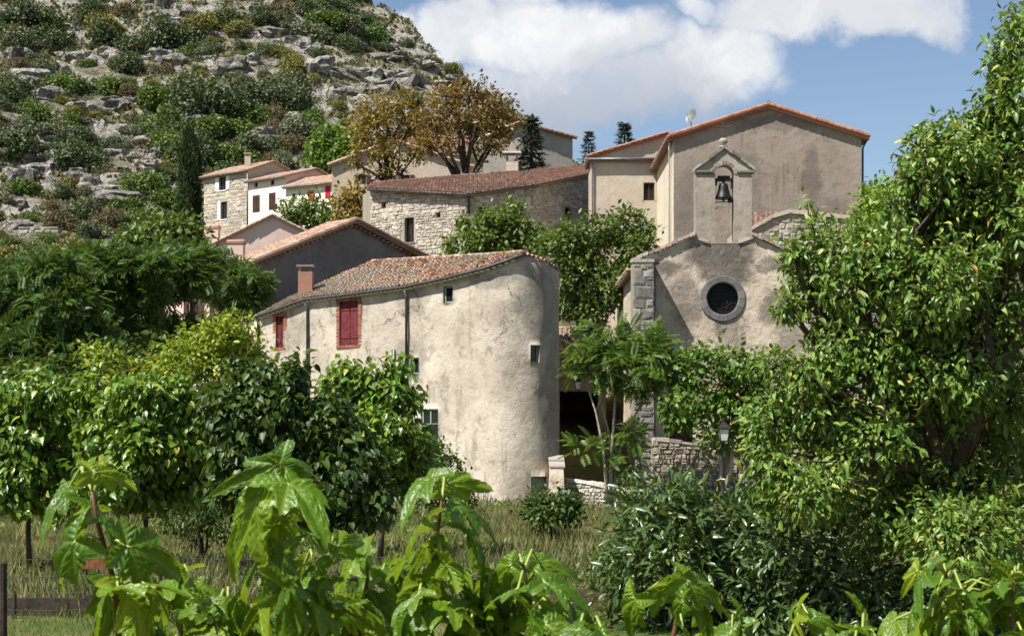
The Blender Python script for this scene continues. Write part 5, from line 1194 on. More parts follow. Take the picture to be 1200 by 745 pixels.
tree('fig_bush', 'round leafy fig bush behind the black street lamp', 'bush', (*XY(838, 61), 0),
     [(800, 440, 34, 26), (838, 420, 40, 20), (870, 430, 38, 24), (820, 470, 42, 30), (865, 470, 44, 32), (905, 440, 34, 30), (795, 480, 24, 24), (850, 510, 40, 20), (900, 490, 40, 34)], 61, 5200, .24, 'ovate', LF['fresh'], M['bark_pale'], tr=.08, seed=15, per=10, droop=.35, stems=4, spread=1.1, shell=.15, shrink=.92)
tree('red_creeper', 'patch of red creeper leaves glowing behind the fig bush', 'climber', (*XY(866, 64), 0),
     [(862, 485, 14, 20), (875, 505, 18, 14), (850, 460, 10, 12)], 64, 420, .2, 'wide', LF['red'], tr=.02, seed=16, per=7)
tree('weed_clump', 'tall green weeds at the foot of the garden wall', 'weeds', (*XY(738, 63.5), 0), [(735, 572, 16, 14), (745, 583, 20, 10), (725, 588, 18, 8)], 63.3, 420, .18, 'lance', LF['village'], tr=.015, seed=17, stems=4)
tree('clipped_bush', 'small dark round bush on a short forked trunk in the dry grass', 'bush', (*XY(646, 45), 0),
     [(626, 597, 16, 15), (662, 593, 20, 15), (645, 588, 26, 12), (640, 606, 20, 10), (670, 600, 13, 12)], 45, 1700, .14, 'ovate', LF['dark'], tr=.05, seed=18, per=9, stems=3, depth=1, droop=.5)

# --- trees among the houses
tree('village_tree', 'light green tree against the pale stone barn', 'tree', XY(585, 97), [(580, 256, 26, 12), (600, 245, 14, 8), (555, 268, 26, 11), (610, 268, 26, 13), (575, 280, 40, 12), (545, 292, 28, 10), (600, 292, 44, 12), (630, 282, 16, 12)], 97, 5600, .30, 'diamond', LF['village'], tr=.16, seed=21, per=14, spread=1.1, shell=.1)
tree('village_tree', 'broad green tree between the barn and the tan wing of the large house', 'tree', XY(700, 84), [(690, 272, 30, 18), (735, 268, 28, 20), (665, 290, 34, 20), (710, 296, 40, 26), (748, 300, 22, 30), (680, 320, 34, 26), (720, 335, 28, 26), (672, 350, 22, 26), (690, 365, 24, 18), (645, 285, 18, 12), (755, 275, 14, 12)], 84, 9500, .27, 'diamond', LF['village'], tr=.2, seed=22, per=14, spread=1.1, shell=.1)
tree('garden_tree', 'dense green garden tree in front of the white cottages', 'tree', XY(362, 146), [(350, 248, 17, 13), (372, 246, 18, 12), (362, 258, 24, 10), (388, 258, 16, 10), (340, 255, 10, 10)], 146, 1500, .55, 'lance', LF['village'], tr=.15, seed=23)
tree('bright_tree', 'bright green tree at the foot of the rocky hill above the red shutters', 'tree', XY(388, 172), [(385, 165, 20, 16), (375, 180, 14, 14), (400, 178, 20, 18), (390, 192, 22, 14), (410, 160, 14, 14)], 172, 2600, .5, 'wide', LF['fresh'], tr=.2, seed=24)
tree('yellowing_tree', 'small yellowing tree at the corner of the beige house', 'tree', XY(412, 126), [(405, 235, 12, 14), (418, 228, 12, 12), (412, 250, 16, 12), (425, 245, 10, 14)], 126, 900, .4, 'diamond', LF['autumn'], tr=.1, seed=25)
tree('autumn_tree', 'golden autumn tree with several dark stems left of the brown one', 'tree', XY(458, 128), [(440, 128, 24, 18), (468, 118, 22, 16), (425, 150, 20, 18), (455, 150, 30, 20), (485, 145, 20, 22), (435, 175, 22, 14), (470, 178, 28, 14), (450, 200, 28, 12), (492, 175, 16, 16), (412, 185, 10, 12)], 128, 3300, .32, 'diamond', LF['autumn'], tr=.26, seed=26, per=7, shell=.5, stems=3, spread=1.2, fork=.25, nb=12)
tree('autumn_tree', 'brown autumn tree with a dark spreading crown behind the barn roof', 'tree', XY(545, 125), [(520, 118, 24, 16), (550, 105, 26, 14), (580, 122, 24, 16), (505, 140, 20, 18), (535, 138, 30, 18), (565, 148, 30, 18), (595, 142, 18, 16), (520, 165, 24, 14), (580, 168, 24, 12), (500, 168, 14, 14)], 125, 4300, .32, 'diamond', LF['autumn_brown'], tr=.32, seed=27, per=7, shell=.5, spread=1.2, fork=.3, nb=14)

def conifer(name, label, base, H, R, n, ll, mat, seed, col=False, cat='conifer'):
    """column or tiers of drooping sprays round a straight trunk"""
    rs = np.random.RandomState(seed); b0 = Vector(base); t_ = thing(name, label, cat, b0); MB().tube([b0, b0 + Vector((0, 0, H * .5)), b0 + Vector((0, 0, H * .97))], [R * .12, R * .07, .02], 7).build('trunk', M['bark'], t_, smooth=True)
    h = rs.uniform(.03, 1, n); a = rs.uniform(0, 6.283, n)
    if col: rad = R * np.clip(np.minimum(1.0, (1 - h) * 3.2) ** .7 * np.minimum(1, h * 6 + .55), .02, 1) * rs.uniform(.72, 1.04, n) * (1 + .14 * np.sin(a * 5 + h * 9))
    else:
        lay = np.floor(h * 11) / 11; rad = R * (1 - lay) * rs.uniform(.15, 1, n) * (1 + .35 * np.sin(a * 3 + lay * 40)); h = lay + (h - lay) * .35 + .02
    d = np.stack([np.cos(a), np.sin(a), np.zeros(n)], -1); pos = np.array(b0) + d * rad[:, None]; pos[:, 2] += h * H - (0 if col else .25 * rad)
    ax = d * (.35 if col else .9) + rs.normal(size=(n, 3)) * .25; ax[:, 2] += .9 if col else -.25
    nr = d + rs.normal(size=(n, 3)) * .5 + np.array([0, 0, .3 if col else .9])
    V, F = leaf_mass('diamond' if col else 'needle', pos, ax, nr, ll * rs.uniform(.6, 1.3, n)); obj('crown', V, F, mat, t_, kind='stuff'); return t_
c_ = W(222, 266, 166); conifer('cypress', 'tall dark pencil cypress beside the stone cottage', c_, ZZ(152, 166) - c_.z, .95, 6500, .42, LF['cypress'], 31, True, 'cypress')
c_ = W(623, 205, 128); conifer('dark_conifer', 'ragged dark conifer against the grey gabled house', c_, ZZ(136, 128) - c_.z, 1.25, 1600, .55, LF['spruce'], 32)
c_ = W(690, 200, 128); conifer('thin_spruce', 'thin pointed spruce left of the tan wing', c_, ZZ(152, 128) - c_.z, .7, 900, .4, LF['spruce'], 33)
c_ = W(732, 195, 128); conifer('leaning_spruce', 'dark spruce top showing over the orange roof', c_, ZZ(143, 128) - c_.z, 1.1, 1000, .5, LF['spruce'], 34)

# --- the green mass on the left: feathery trees behind, mulberries in front
ai = dict(tpl='pinnate', mat=LF['ailanthus'], per=6, droop=.2, spread=.5, upn=1.0, shell=.2)
tree('feathery_tree', 'dark feathery leaved tree at the left edge of the picture', 'tree', XY(40, 58), [(20, 330, 40, 26), (65, 318, 40, 22), (20, 375, 40, 30), (70, 360, 46, 30), (45, 410, 55, 28), (100, 400, 36, 28), (10, 425, 30, 20), (-30, 360, 40, 50)], 58, 7500, .42, tr=.18, seed=41, **ai)
tree('feathery_tree', 'dark feathery tree, second from the left edge, under the stony terraces', 'tree', XY(140, 63), [(130, 315, 40, 20), (110, 345, 36, 24), (160, 340, 38, 26), (135, 375, 44, 24), (175, 310, 24, 14), (105, 300, 20, 10)], 63, 5000, .42, tr=.16, seed=42, **ai)
tree('feathery_tree', 'thin stemmed feathery tree in front of the half hidden pink house', 'tree', XY(218, 66), [(200, 310, 34, 18), (232, 306, 26, 14), (190, 340, 28, 16), (225, 325, 30, 16), (205, 392, 40, 16), (170, 405, 34, 18), (235, 385, 24, 10)], 66, 4000, .42, tr=.12, seed=43, **ai)
tree('feathery_tree', 'feathery tree touching the left end of the dark gabled house', 'tree', XY(270, 81), [(258, 318, 26, 12), (288, 328, 26, 12), (265, 340, 30, 16), (300, 348, 18, 12), (244, 322, 20, 12), (310, 334, 12, 8), (285, 362, 24, 12), (280, 312, 14, 7)], 81, 2600, .42, tr=.12, seed=44, **ai)
tree('leafy_tree', 'fresher green tree above the feathery ones, below the cypress', 'tree', XY(190, 100), [(185, 275, 26, 14), (215, 270, 24, 14), (170, 290, 24, 14), (200, 292, 30, 12), (224, 286, 16, 12), (150, 282, 14, 10)], 100, 2400, .45, 'diamond', LF['leafgreen'], tr=.16, seed=45)
tree('dark_tree', 'small dark tree between the feathery crowns and the yellowing bush', 'tree', XY(150, 55), [(120, 425, 40, 22), (165, 430, 34, 24), (60, 440, 40, 18), (200, 415, 24, 16), (20, 450, 30, 20)], 55, 2600, .26, 'ovate', LF['dark'], tr=.1, seed=46)
tree('yellow_bush', 'large yellowing bush below the brick chimney house corner', 'bush', XY(250, 48), [(270, 390, 30, 18), (245, 405, 36, 24), (285, 415, 26, 26), (215, 420, 34, 20), (250, 435, 44, 24), (195, 440, 30, 18), (295, 440, 20, 20), (120, 420, 22, 12), (150, 440, 26, 12)], 48, 6500, .16, 'ovate', LF['yellow'], tr=.1, seed=47, stems=4, spread=1.5)
mu = dict(tpl='heart', mat=LF['mulberry'], per=8, droop=.9, spread=1.15, upn=.65, shell=.4, indiv=300, sprigs=26)
tree('mulberry_tree', 'leafy mulberry at the far left over the dry grass', 'tree', (*XY(35, 34), 0), [(15, 470, 40, 24), (60, 465, 42, 24), (20, 505, 44, 30), (75, 500, 44, 32), (25, 545, 44, 28), (80, 545, 44, 28), (10, 580, 44, 18), (70, 584, 44, 18), (40, 560, 50, 24), (-25, 510, 40, 55)], 34, 7600, .165, tr=.055, seed=51, **mu)
tree('mulberry_tree', 'bright leaved mulberry below the yellow bush', 'tree', (*XY(165, 33), 0), [(130, 465, 40, 22), (175, 470, 40, 28), (215, 480, 36, 26), (130, 510, 40, 30), (180, 520, 44, 32), (225, 520, 30, 30), (145, 555, 44, 26), (195, 558, 40, 22), (125, 578, 36, 14), (180, 582, 40, 14), (222, 560, 26, 24)], 33, 7600, .165, tr=.055, seed=52, **mu)
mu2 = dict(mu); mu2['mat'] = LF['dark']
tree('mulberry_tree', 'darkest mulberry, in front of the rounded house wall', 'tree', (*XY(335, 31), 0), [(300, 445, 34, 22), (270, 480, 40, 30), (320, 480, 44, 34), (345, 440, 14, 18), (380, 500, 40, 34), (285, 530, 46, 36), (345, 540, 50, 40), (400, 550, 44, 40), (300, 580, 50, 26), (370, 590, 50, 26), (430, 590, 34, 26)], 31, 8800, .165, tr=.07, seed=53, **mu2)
tree('mulberry_tree', 'sunlit mulberry reaching up the rounded house beside the long pipe', 'tree', (*XY(445, 37), 0), [(395, 455, 18, 16), (435, 455, 26, 22), (465, 470, 26, 24), (420, 490, 34, 28), (455, 510, 40, 30), (405, 525, 30, 28), (480, 520, 24, 26), (440, 550, 44, 28), (485, 555, 24, 24), (465, 435, 12, 10), (405, 440, 12, 12)], 37, 6000, .17, tr=.06, seed=54, **mu)
tree('garden_bush', 'small garden bush casting shade on the rounded house wall', 'bush', (*XY(515, 56), 0), [(510, 530, 20, 16), (495, 550, 22, 18), (530, 548, 14, 12), (505, 575, 26, 16), (535, 578, 16, 14), (520, 590, 30, 12)], 56, 2400, .16, 'ovate', LF['leafgreen'], tr=.04, seed=55, stems=3)
tree('fruit_tree', 'small leaved fruit tree on thin stems in the dry grass on the left', 'tree', (*XY(236, 37), 0), [(215, 585, 26, 16), (250, 580, 26, 18), (240, 605, 26, 16), (205, 610, 20, 14), (260, 615, 16, 16), (232, 625, 20, 10)], 37, 1900, .12, 'lance', LF['dark'], tr=.035, seed=56, stems=4, droop=.8)
# ------------------------------------------------------------------ hillside plants and rocks
def shrub_proto(n, ll, tpl, mat, seed, flat=.75, blobs=7):
    rs = np.random.RandomState(seed); C = unit(rs.normal(size=(blobs, 3))) * rs.uniform(.2, .62, (blobs, 1)); C[:, 2] = np.abs(C[:, 2]) * flat + .22; R = rs.uniform(.28, .5, blobs)
    k = rs.randint(0, blobs, n); d = unit(rs.normal(size=(n, 3))); pos = C[k] + d * (R[k] * rs.uniform(.55, 1.05, n))[:, None]; pos[:, 2] = np.maximum(pos[:, 2], -.05) * (.8 + .2 * flat)
    ax = d * .6 + rs.normal(size=(n, 3)) * .6; nr = d * .9 + rs.normal(size=(n, 3)) * .5 + np.array([0, 0, .5])
    V, F = leaf_mass(tpl, pos, ax, nr, ll * rs.uniform(.6, 1.4, n)); me = mesh_np('shrub', V, F); me.materials.append(mat); return me
KIND = {}
for k, (nm, mt, lab) in enumerate((('oak', 'oak', 'dark evergreen bush'), ('olive', 'olive', 'grey green bush'), ('scrub', 'scrub', 'yellow green bush'), ('heath', 'heath', 'brown dry shrub'), ('green', 'leafgreen', 'fresh green bush'))):
    KIND[nm] = ([shrub_proto(4200, .075, 'wide', LF[mt], 60 + k * 5 + j) for j in range(3)], lab, {'oak': 'dark evergreen bushes on the hill', 'olive': 'grey green bushes on the hill', 'scrub': 'yellow green bushes on the hill', 'heath': 'brown shrubs on the hill', 'green': 'fresh green bushes on the hill'}[nm])
hr = random.Random(77); nshrub = 0
def zone(px, py):
    h_ = 'high on' if py < 70 else 'halfway up' if py < 150 else 'low on'
    w_ = 'the far left of the hill' if px < 110 else 'the slope above the cypress' if px < 240 else 'the slope above the white cottages' if px < 370 else 'the right shoulder of the hill'
    return h_ + ' ' + w_
CROWD = {}
ORD = ['first', 'second', 'third', 'fourth', 'fifth', 'sixth', 'seventh', 'eighth', 'ninth', 'tenth', 'eleventh', 'twelfth', 'thirteenth', 'fourteenth', 'fifteenth', 'sixteenth', 'seventeenth', 'eighteenth', 'nineteenth', 'twentieth']
def crowd(o, px): CROWD.setdefault(o['label'], []).append((px, o))
def shrub(px, py, r, kind):
    global nshrub
    p = hit(px, py + r * .7, 120)
    if p is None: return
    s = r * p.y / FPX * (2.0 if r > 13 else 1.6); meshes, lab, grp = KIND[kind]; o = link(bpy.data.objects.new('hill_shrub', hr.choice(meshes))); o.location = (p.x, p.y, p.z - s * .18); o.rotation_euler = (hr.uniform(-.1, .1), hr.uniform(-.1, .1), hr.uniform(0, 6.28)); o.scale = (s * hr.uniform(.9, 1.2), s * hr.uniform(.9, 1.2), s * hr.uniform(.85, 1.2))
    tag(o, ('large ' if r >= 15 else 'middling ' if r >= 8 else 'small ') + lab + ', ' + zone(px, py), 'shrub', grp); nshrub += 1; crowd(o, px)
big = [(8, 110, 20), (45, 18, 24), (62, 45, 20), (20, 45, 18), (80, 95, 21), (132, 98, 17), (150, 95, 12), (78, 140, 17), (12, 165, 22), (42, 128, 16), (100, 158, 18), (110, 12, 18), (125, 42, 18), (150, 72, 15), (160, 50, 16), (205, 40, 22), (200, 115, 24), (222, 100, 22), (245, 118, 26), (270, 110, 22), (190, 145, 22), (225, 145, 24), (260, 145, 24), (290, 130, 18), (205, 170, 20), (235, 175, 22), (268, 178, 22), (300, 165, 18), (332, 95, 20), (315, 110, 22), (345, 115, 18), (285, 195, 18), (85, 178, 22), (60, 150, 14), (30, 215, 14), (95, 245, 18), (12, 280, 12), (75, 225, 14), (175, 215, 22), (195, 225, 20), (180, 250, 22), (120, 195, 12), (135, 165, 12), (120, 130, 11), (55, 75, 14), (165, 140, 14), (355, 35, 18), (385, 20, 18), (410, 28, 16), (440, 38, 14), (400, 45, 14), (335, 30, 14), (310, 20, 14), (375, 60, 12), (450, 55, 9), (545, 88, 10), (560, 100, 10), (530, 80, 9), (510, 70, 8), (580, 118, 9), (265, 22, 14), (290, 60, 12), (240, 60, 13), (320, 55, 12), (425, 20, 12), (395, 5, 16), (365, 8, 14), (478, 48, 9), (590, 130, 9), (600, 138, 8), (345, 150, 18), (365, 140, 14), (330, 185, 14), (30, 250, 12), (130, 228, 14), (152, 205, 12), (150, 235, 14), (110, 270, 14), (55, 275, 12), (150, 270, 12)]
for px, py, r in big: shrub(px, py, r, 'green' if 160 < px < 260 and py > 195 else hr.choice(['oak', 'oak', 'oak', 'olive', 'green']))
for px, py, r in [(120, 28, 16), (105, 130, 11), (85, 132, 13), (240, 25, 14), (285, 30, 14), (260, 15, 12), (40, 290, 14), (15, 300, 14), (90, 290, 13), (345, 75, 14), (330, 60, 13), (360, 90, 10), (300, 140, 10), (310, 195, 12), (400, 120, 10), (70, 115, 9), (180, 95, 9), (235, 85, 9)]: shrub(px, py, r, 'scrub')
for px, py, r in [(170, 190, 12), (70, 255, 15), (100, 220, 10), (345, 165, 14), (375, 155, 12), (320, 145, 12), (310, 85, 8), (190, 80, 10), (25, 70, 10), (300, 210, 10), (320, 130, 12), (130, 255, 14), (60, 240, 10), (145, 150, 8), (425, 95, 6)]: shrub(px, py, r, 'heath')
for px, py, r in [(10, 296, 20), (45, 300, 22), (85, 300, 20), (120, 290, 16), (140, 300, 18), (230, 255, 14), (255, 235, 10), (215, 262, 16), (160, 275, 16), (20, 320, 24), (70, 320, 24)]: shrub(px, py, r, hr.choice(['oak', 'green', 'green', 'scrub']))
while nshrub < 290:
    px, py = hr.uniform(-20, 600), hr.uniform(-10, 300)
    if px > 430 and hr.random() < .6: continue
    shrub(px, py, hr.choice([7, 8, 8.5, 9, 10, 12, 13]), hr.choice(['oak', 'oak', 'olive', 'olive', 'green', 'scrub', 'heath']))
sm_v = []; sm_n = []; sm_a = []; sm_l = []; rs = np.random.RandomState(88)
for k in range(900):                                     # the small scrub, past counting
    px, py = hr.uniform(-20, 610), hr.uniform(-10, 300)
    p = hit(px, py, 120)
    if p is None: continue
    s_ = hr.choice([2.5, 3.5, 4.5, 5.5]) * p.y / FPX * 1.4; m_ = 130; d = unit(rs.normal(size=(m_, 3))); d[:, 2] = np.abs(d[:, 2]); sm_v.append(np.array(p) + d * rs.uniform(.4, 1, (m_, 1)) * s_ * np.array([1.15, 1.15, .9]) * (1 + .3 * np.sin(d[:, :1] * 7 + k))); sm_a.append(d + rs.normal(size=(m_, 3)) * .6); sm_n.append(d + np.array([0, 0, .5])); sm_l.append(s_ * .22 * rs.uniform(.6, 1.4, m_))
V, F = leaf_mass('wide', np.concatenate(sm_v), np.concatenate(sm_a), np.concatenate(sm_n), np.concatenate(sm_l)); tag(obj('hill_scrub', V, F, LF['olive'], kind='stuff'), 'low grey green scrub scattered over the rocky hill', 'scrub')
# low tufts of grass and herb over the whole slope, uncountable
rs = np.random.RandomState(91); n = 26000; x = rs.uniform(-125, 45, n); y = rs.uniform(162, 320, n); z = terrain(x, y); P_ = np.stack([x, y, z], -1)
k = fbm(P_, .08, 3, 4.4) + fbm(P_, .6, 2, 8.1) * .6 > -.12; P_ = P_[k]; n = len(P_)
Q = np.repeat(P_, 4, 0); Q[:, :2] += rs.normal(size=(len(Q), 2)) * .25; ax = rs.normal(size=(len(Q), 3)) * .6; ax[:, 2] = 1.0; nr = rs.normal(size=(len(Q), 3)); nr[:, 2] = .3
h_ = len(Q) // 2; LF['tuft'] = leafm('dry hill grass', [(0, (.075, .085, .025)), (.45, (.16, .13, .06)), (.8, (.24, .19, .10)), (1, (.05, .07, .02))], tf=.2, rough=.8)
V, F = leaf_mass('wide', Q, ax, nr, rs.uniform(.3, .9, len(Q))); tag(obj('hill_grass', V, F, LF['tuft'], kind='stuff'), 'low dry grass and herbs covering the rocky slope', 'grass')
# limestone outcrops
def rock_proto(seed, sub=3):
    import bmesh
    bm = bmesh.new(); bmesh.ops.create_icosphere(bm, subdivisions=sub, radius=1.0); v = np.array([q.co[:] for q in bm.verts]); f = [tuple(w.index for w in q.verts) for q in bm.faces]; bm.free()
    rs = np.random.RandomState(seed); v = np.sign(v) * np.abs(v) ** .55; v += unit(v) * (fbm(v, 1.1, 4, seed) * .8 - np.maximum(0, .12 - np.abs(fbm(v, 1.7, 2, seed + 4))) * 1.6)[:, None]
    l = np.floor(v[:, 2] * 3.2 + fbm(v, 1.1, 2, seed + 3) * 1.2); v[:, :2] *= (1 + .07 * np.sin(l * 2.1 + seed))[:, None]; v += fbm(v, 3.2, 3, seed + 9)[:, None] * .30
    me = mesh_np('rock', v, f); me.materials.append(M['limestone']); return me
RK = [rock_proto(200 + k) for k in range(6)]
rocks = [(40, 92, 22, 10), (58, 112, 16, 9), (30, 100, 14, 8), (85, 68, 14, 7), (110, 74, 14, 8), (128, 66, 14, 6), (122, 60, 10, 5), (190, 62, 14, 6), (205, 72, 14, 8), (180, 68, 10, 6), (272, 74, 14, 7), (288, 70, 12, 7), (262, 82, 10, 6), (15, 186, 18, 9), (45, 200, 20, 12), (22, 205, 14, 9), (92, 125, 12, 6), (130, 122, 14, 7), (148, 120, 10, 6), (165, 168, 12, 7), (155, 180, 10, 5), (88, 208, 12, 9), (108, 215, 12, 8), (20, 262, 14, 6), (112, 148, 8, 7), (402, 92, 18, 9), (425, 90, 16, 10), (445, 92, 14, 10), (415, 104, 16, 6), (450, 104, 16, 7), (478, 98, 18, 11), (436, 66, 14, 5), (455, 66, 16, 4), (475, 70, 14, 5), (450, 55, 12, 5), (492, 76, 14, 5), (505, 82, 10, 6), (345, 48, 16, 6), (362, 56, 10, 5), (410, 52, 12, 5), (390, 50, 8, 4), (345, 135, 8, 6), (392, 130, 10, 8), (400, 110, 10, 6), (320, 75, 8, 4), (245, 70, 8, 4), (220, 15, 10, 5), (310, 5, 12, 4), (300, 25, 10, 4), (70, 82, 8, 5), (15, 150, 8, 5), (60, 165, 8, 5), (150, 150, 8, 4), (105, 105, 8, 4), (25, 15, 12, 5), (215, 205, 8, 4), (132, 180, 10, 5), (210, 25, 10, 4), (188, 20, 12, 4), (470, 85, 10, 6)]
def rlab(o, px, py): return ('broad ' if o.scale.x > 2.2 * o.scale.z else 'blocky ' if o.scale.z > .62 * o.scale.x else 'low ') + 'pale limestone outcrop ' + zone(px, py)
for px, py, rx, ry in rocks:
    p = hit(px, py + ry * .5)
    if p is None: continue
    s = p.y / FPX; o = link(bpy.data.objects.new('rock_outcrop', hr.choice(RK))); o.location = (p.x, p.y + ry * s * .5, p.z + ry * s * .1); o.scale = (rx * s * 1.3, rx * s * .9, ry * s * 1.4); o.rotation_euler = (hr.uniform(-.15, .15), hr.uniform(-.2, .2), hr.uniform(-.5, .5) + hr.choice((0, 3.14))); tag(o, rlab(o, px, py), 'rock', 'limestone outcrops on the hill'); crowd(o, px)
for k in range(60):
    px, py = hr.uniform(0, 560), hr.uniform(0, 290)
    p = hit(px, py)
    if p is None or p.y < 170: continue
    s = hr.uniform(.6, 1.7); o = link(bpy.data.objects.new('rock_outcrop', hr.choice(RK))); o.location = (p.x, p.y, p.z); o.scale = (s * hr.uniform(1, 1.9), s, s * hr.uniform(.5, .9)); o.rotation_euler = (hr.uniform(-.2, .2), hr.uniform(-.2, .2), hr.uniform(0, 6.3)); tag(o, rlab(o, px, py), 'rock', 'limestone outcrops on the hill'); crowd(o, px)
for lab_, l_ in CROWD.items():                           # like ones on the same stretch of hill are told apart by their order from left to right
    l_.sort(key=lambda q: q[0]); n = len(l_)
    for i, (q, o) in enumerate(l_):
        if n == 1: break
        o['label'] = lab_ + (', leftmost' if i == 0 else ', rightmost' if i == n - 1 else ', %s from left' % ORD[i] if i < n / 2 or n - 1 - i > 19 else ', %s from right' % ORD[n - 1 - i])
stone_wall('terrace_retaining_wall', 'crumbling dry stone terrace wall low on the left of the hill', [(hit(22, 284).x, hit(22, 284).y, hit(22, 276).z), (hit(68, 283).x, hit(68, 283).y, hit(68, 276).z)], hit(45, 286).z - .8, .5, .28, .5, 171, M['stone_wall'], 120)
# the wooded rise beyond the village, far off on the right
rs = np.random.RandomState(95); n = 1500; x = rs.uniform(60, 260, n); y = rs.uniform(430, 560, n); z = terrain(x, y); tv = []
C = np.repeat(np.stack([x, y, z + 1.5], -1), 16, 0); d = unit(rs.normal(size=C.shape)); d[:, 2] = np.abs(d[:, 2]); pos = C + d * rs.uniform(1.2, 3.0, (len(C), 1)); V, F = leaf_mass('wide', pos, d + rs.normal(size=C.shape) * .5, d + np.array([0, 0, .6]), rs.uniform(1.0, 2.0, len(C))); tag(obj('far_wood', V, F, LF['oak'], kind='stuff'), 'dark wooded rise seen far off beyond the right edge of the large house', 'wood')
tree('green_tree', 'green tree behind the right edge of the large house', 'tree', XY(1022, 110), [(1018, 240, 10, 14), (1035, 235, 14, 16), (1028, 255, 20, 12), (1050, 250, 20, 18)], 110, 1400, .4, 'diamond', LF['village'], tr=.14, seed=62)

# ------------------------------------------------------------------ the field: grass, beds, fence
rs = np.random.RandomState(101)
n = 86000; y = 26 + 46 * rs.uniform(0, 1, n) ** 1.15; x = rs.uniform(-.40, .42, n) * y; P_ = np.stack([x, y, terrain(x, y)], -1)
dens = fbm(P_, .45, 3, 6.6); k = dens > -.22 + rs.uniform(0, .18, n); P_ = P_[k]; dens = dens[k]; n = len(P_)
Q = np.repeat(P_, 3, 0); Q[:, :2] += rs.normal(size=(len(Q), 2)) * .05; ax = rs.normal(size=(len(Q), 3)) * .33; ax[:, 2] = 1.0; nr = rs.normal(size=(len(Q), 3)); nr[:, 2] = .1
ln = rs.uniform(.10, .44, len(Q)) * np.repeat(np.clip(.7 + dens * 2.2, .35, 1.7), 3)
LF['hay'] = leafm('tall dry grass', [(0, (.08, .11, .025)), (.3, (.17, .16, .055)), (.5, (.33, .27, .14)), (.62, (.14, .17, .04)), (.8, (.08, .14, .025)), (1, (.20, .16, .08))], transl=(.35, .3, .1), tf=.3, rough=.8)
TPL['blade'] = (np.array([(0, -.035, 0), (0, .035, 0), (.55, .025, .05), (.55, -.025, .05), (1, 0, .18)]), [(0, 1, 2), (0, 2, 3), (3, 2, 4)])
V, F = leaf_mass('blade', Q, ax, nr, ln); tag(obj('dry_grass', V, F, LF['hay'], kind='stuff'), 'tall dry straw coloured grass across the field', 'grass')
n = 26000; x = rs.uniform(-10.5, 4, n); y = rs.uniform(21, 26.3, n); P_ = np.stack([x, y, terrain(x, y)], -1); ax = rs.normal(size=(n, 3)) * .4; ax[:, 2] = 1; nr = rs.normal(size=(n, 3)); LF['lawn'] = leafm('lawn grass', [(0, (.05, .13, .015)), (.6, (.085, .19, .022)), (1, (.13, .24, .04))], tf=.3, rough=.6)
V, F = leaf_mass('blade', P_, ax, nr, rs.uniform(.05, .13, n)); tag(obj('lawn', V, F, LF['lawn'], kind='stuff'), 'short green lawn in the lower left corner', 'grass')
n = 2600; x = rs.uniform(-.35, .28, n); y = 27 + 42 * rs.uniform(0, 1, n); x = x * y; P_ = np.stack([x, y, terrain(x, y)], -1); P_ = P_[fbm(P_, .25, 2, 12.) > .0]; C = np.repeat(P_, 14, 0); d = rs.normal(size=C.shape); d[:, 2] = np.abs(d[:, 2]); d = unit(d); V, F = leaf_mass('diamond', C + d * rs.uniform(.05, .28, (len(C), 1)), d, d + np.array([0, 0, .7]), rs.uniform(.08, .18, len(C))); tag(obj('field_weeds', V, F, LF['leafgreen'], kind='stuff'), 'low green weeds dotted through the dry grass', 'weeds')

def boards(name, label, cat, Y, x0, x1, py0, py1, mat, seed, np_=2, thick=.06):
    """a low timber edging: boards laid on edge with pegs behind"""
    a, c = XY(x0, Y)[0], XY(x1, Y)[0]; zt, zb_ = ZZ(py0, Y), ZZ(py1, Y); t_ = thing(name, label, cat, ((a + c) / 2, Y, zb_)); r = random.Random(seed); n = max(1, int((c - a) / 2.2)); hh = (zt - zb_) / np_
    for i in range(n):
        for j in range(np_):
            u0, u1 = a + (c - a) * i / n, a + (c - a) * (i + 1) / n - .012; MB().boxf((0, Y), (1, 0), (0, -1), u0, u1, r.uniform(0, .015), thick, zb_ + hh * j, zb_ + hh * (j + 1) - .012).build('board', mat, t_)
        MB().box((a + (c - a) * (i + .5) / n, Y + .08, zb_ - .2), .08, .08, zt - zb_ + .22).build('peg', mat, t_)
    return t_
boards('bed_edging', 'low dark timber edging behind the lawn at lower left', 'edging', 26.4, -30, 235, 699, 726, M['dark_wood'], 1)
boards('bed_edging', 'short brown timber edging before the bush at bottom centre', 'edging', 27.5, 590, 752, 688, 712, M['old_wood'], 2)
bs = thing('plank_barrier', 'brown plank nailed across three stakes in the dry grass', 'barrier', (*XY(125, 32), 0)); 
MB().boxf((0, 32), (1, 0), (0, -1), XY(94, 32)[0], XY(160, 32)[0], .04, .08, ZZ(666, 32), ZZ(654, 32)).build('plank', simple('reddish plank', (.17, .075, .035), .9, .15, var=.35), bs)
for px, py, mt in ((100, 638, 'dark_wood'), (137.5, 642, 'bark_pale'), (157, 652, 'dark_wood')): MB().tube([(XY(px, 32)[0], 31.98 if px != 137.5 else 31.9, -.1), (XY(px, 32)[0] + .01, 31.98 if px != 137.5 else 31.9, ZZ(py, 32))], [.05, .045], 8).build('stake', M[mt], bs)
fp = thing('fence_post', 'thick dark fence post at the lower left edge', 'post', (*XY(3, 23), 0)); MB().tube([(XY(3, 23)[0], 23, -.1), (XY(3, 23)[0], 23, ZZ(658, 23) - .02), (XY(3, 23)[0], 23, ZZ(658, 23))], [.062, .058, .04], 10).build('post', M['dark_wood'], fp)
fp = thing('fence_post', 'second thinner stake standing against the lawn edging', 'post', (*XY(17, 26), 0)); MB().tube([(XY(17, 26)[0], 26, -.1), (XY(17, 26)[0], 26, ZZ(692, 26))], [.035, .03], 8).build('post', M['dark_wood'], fp)
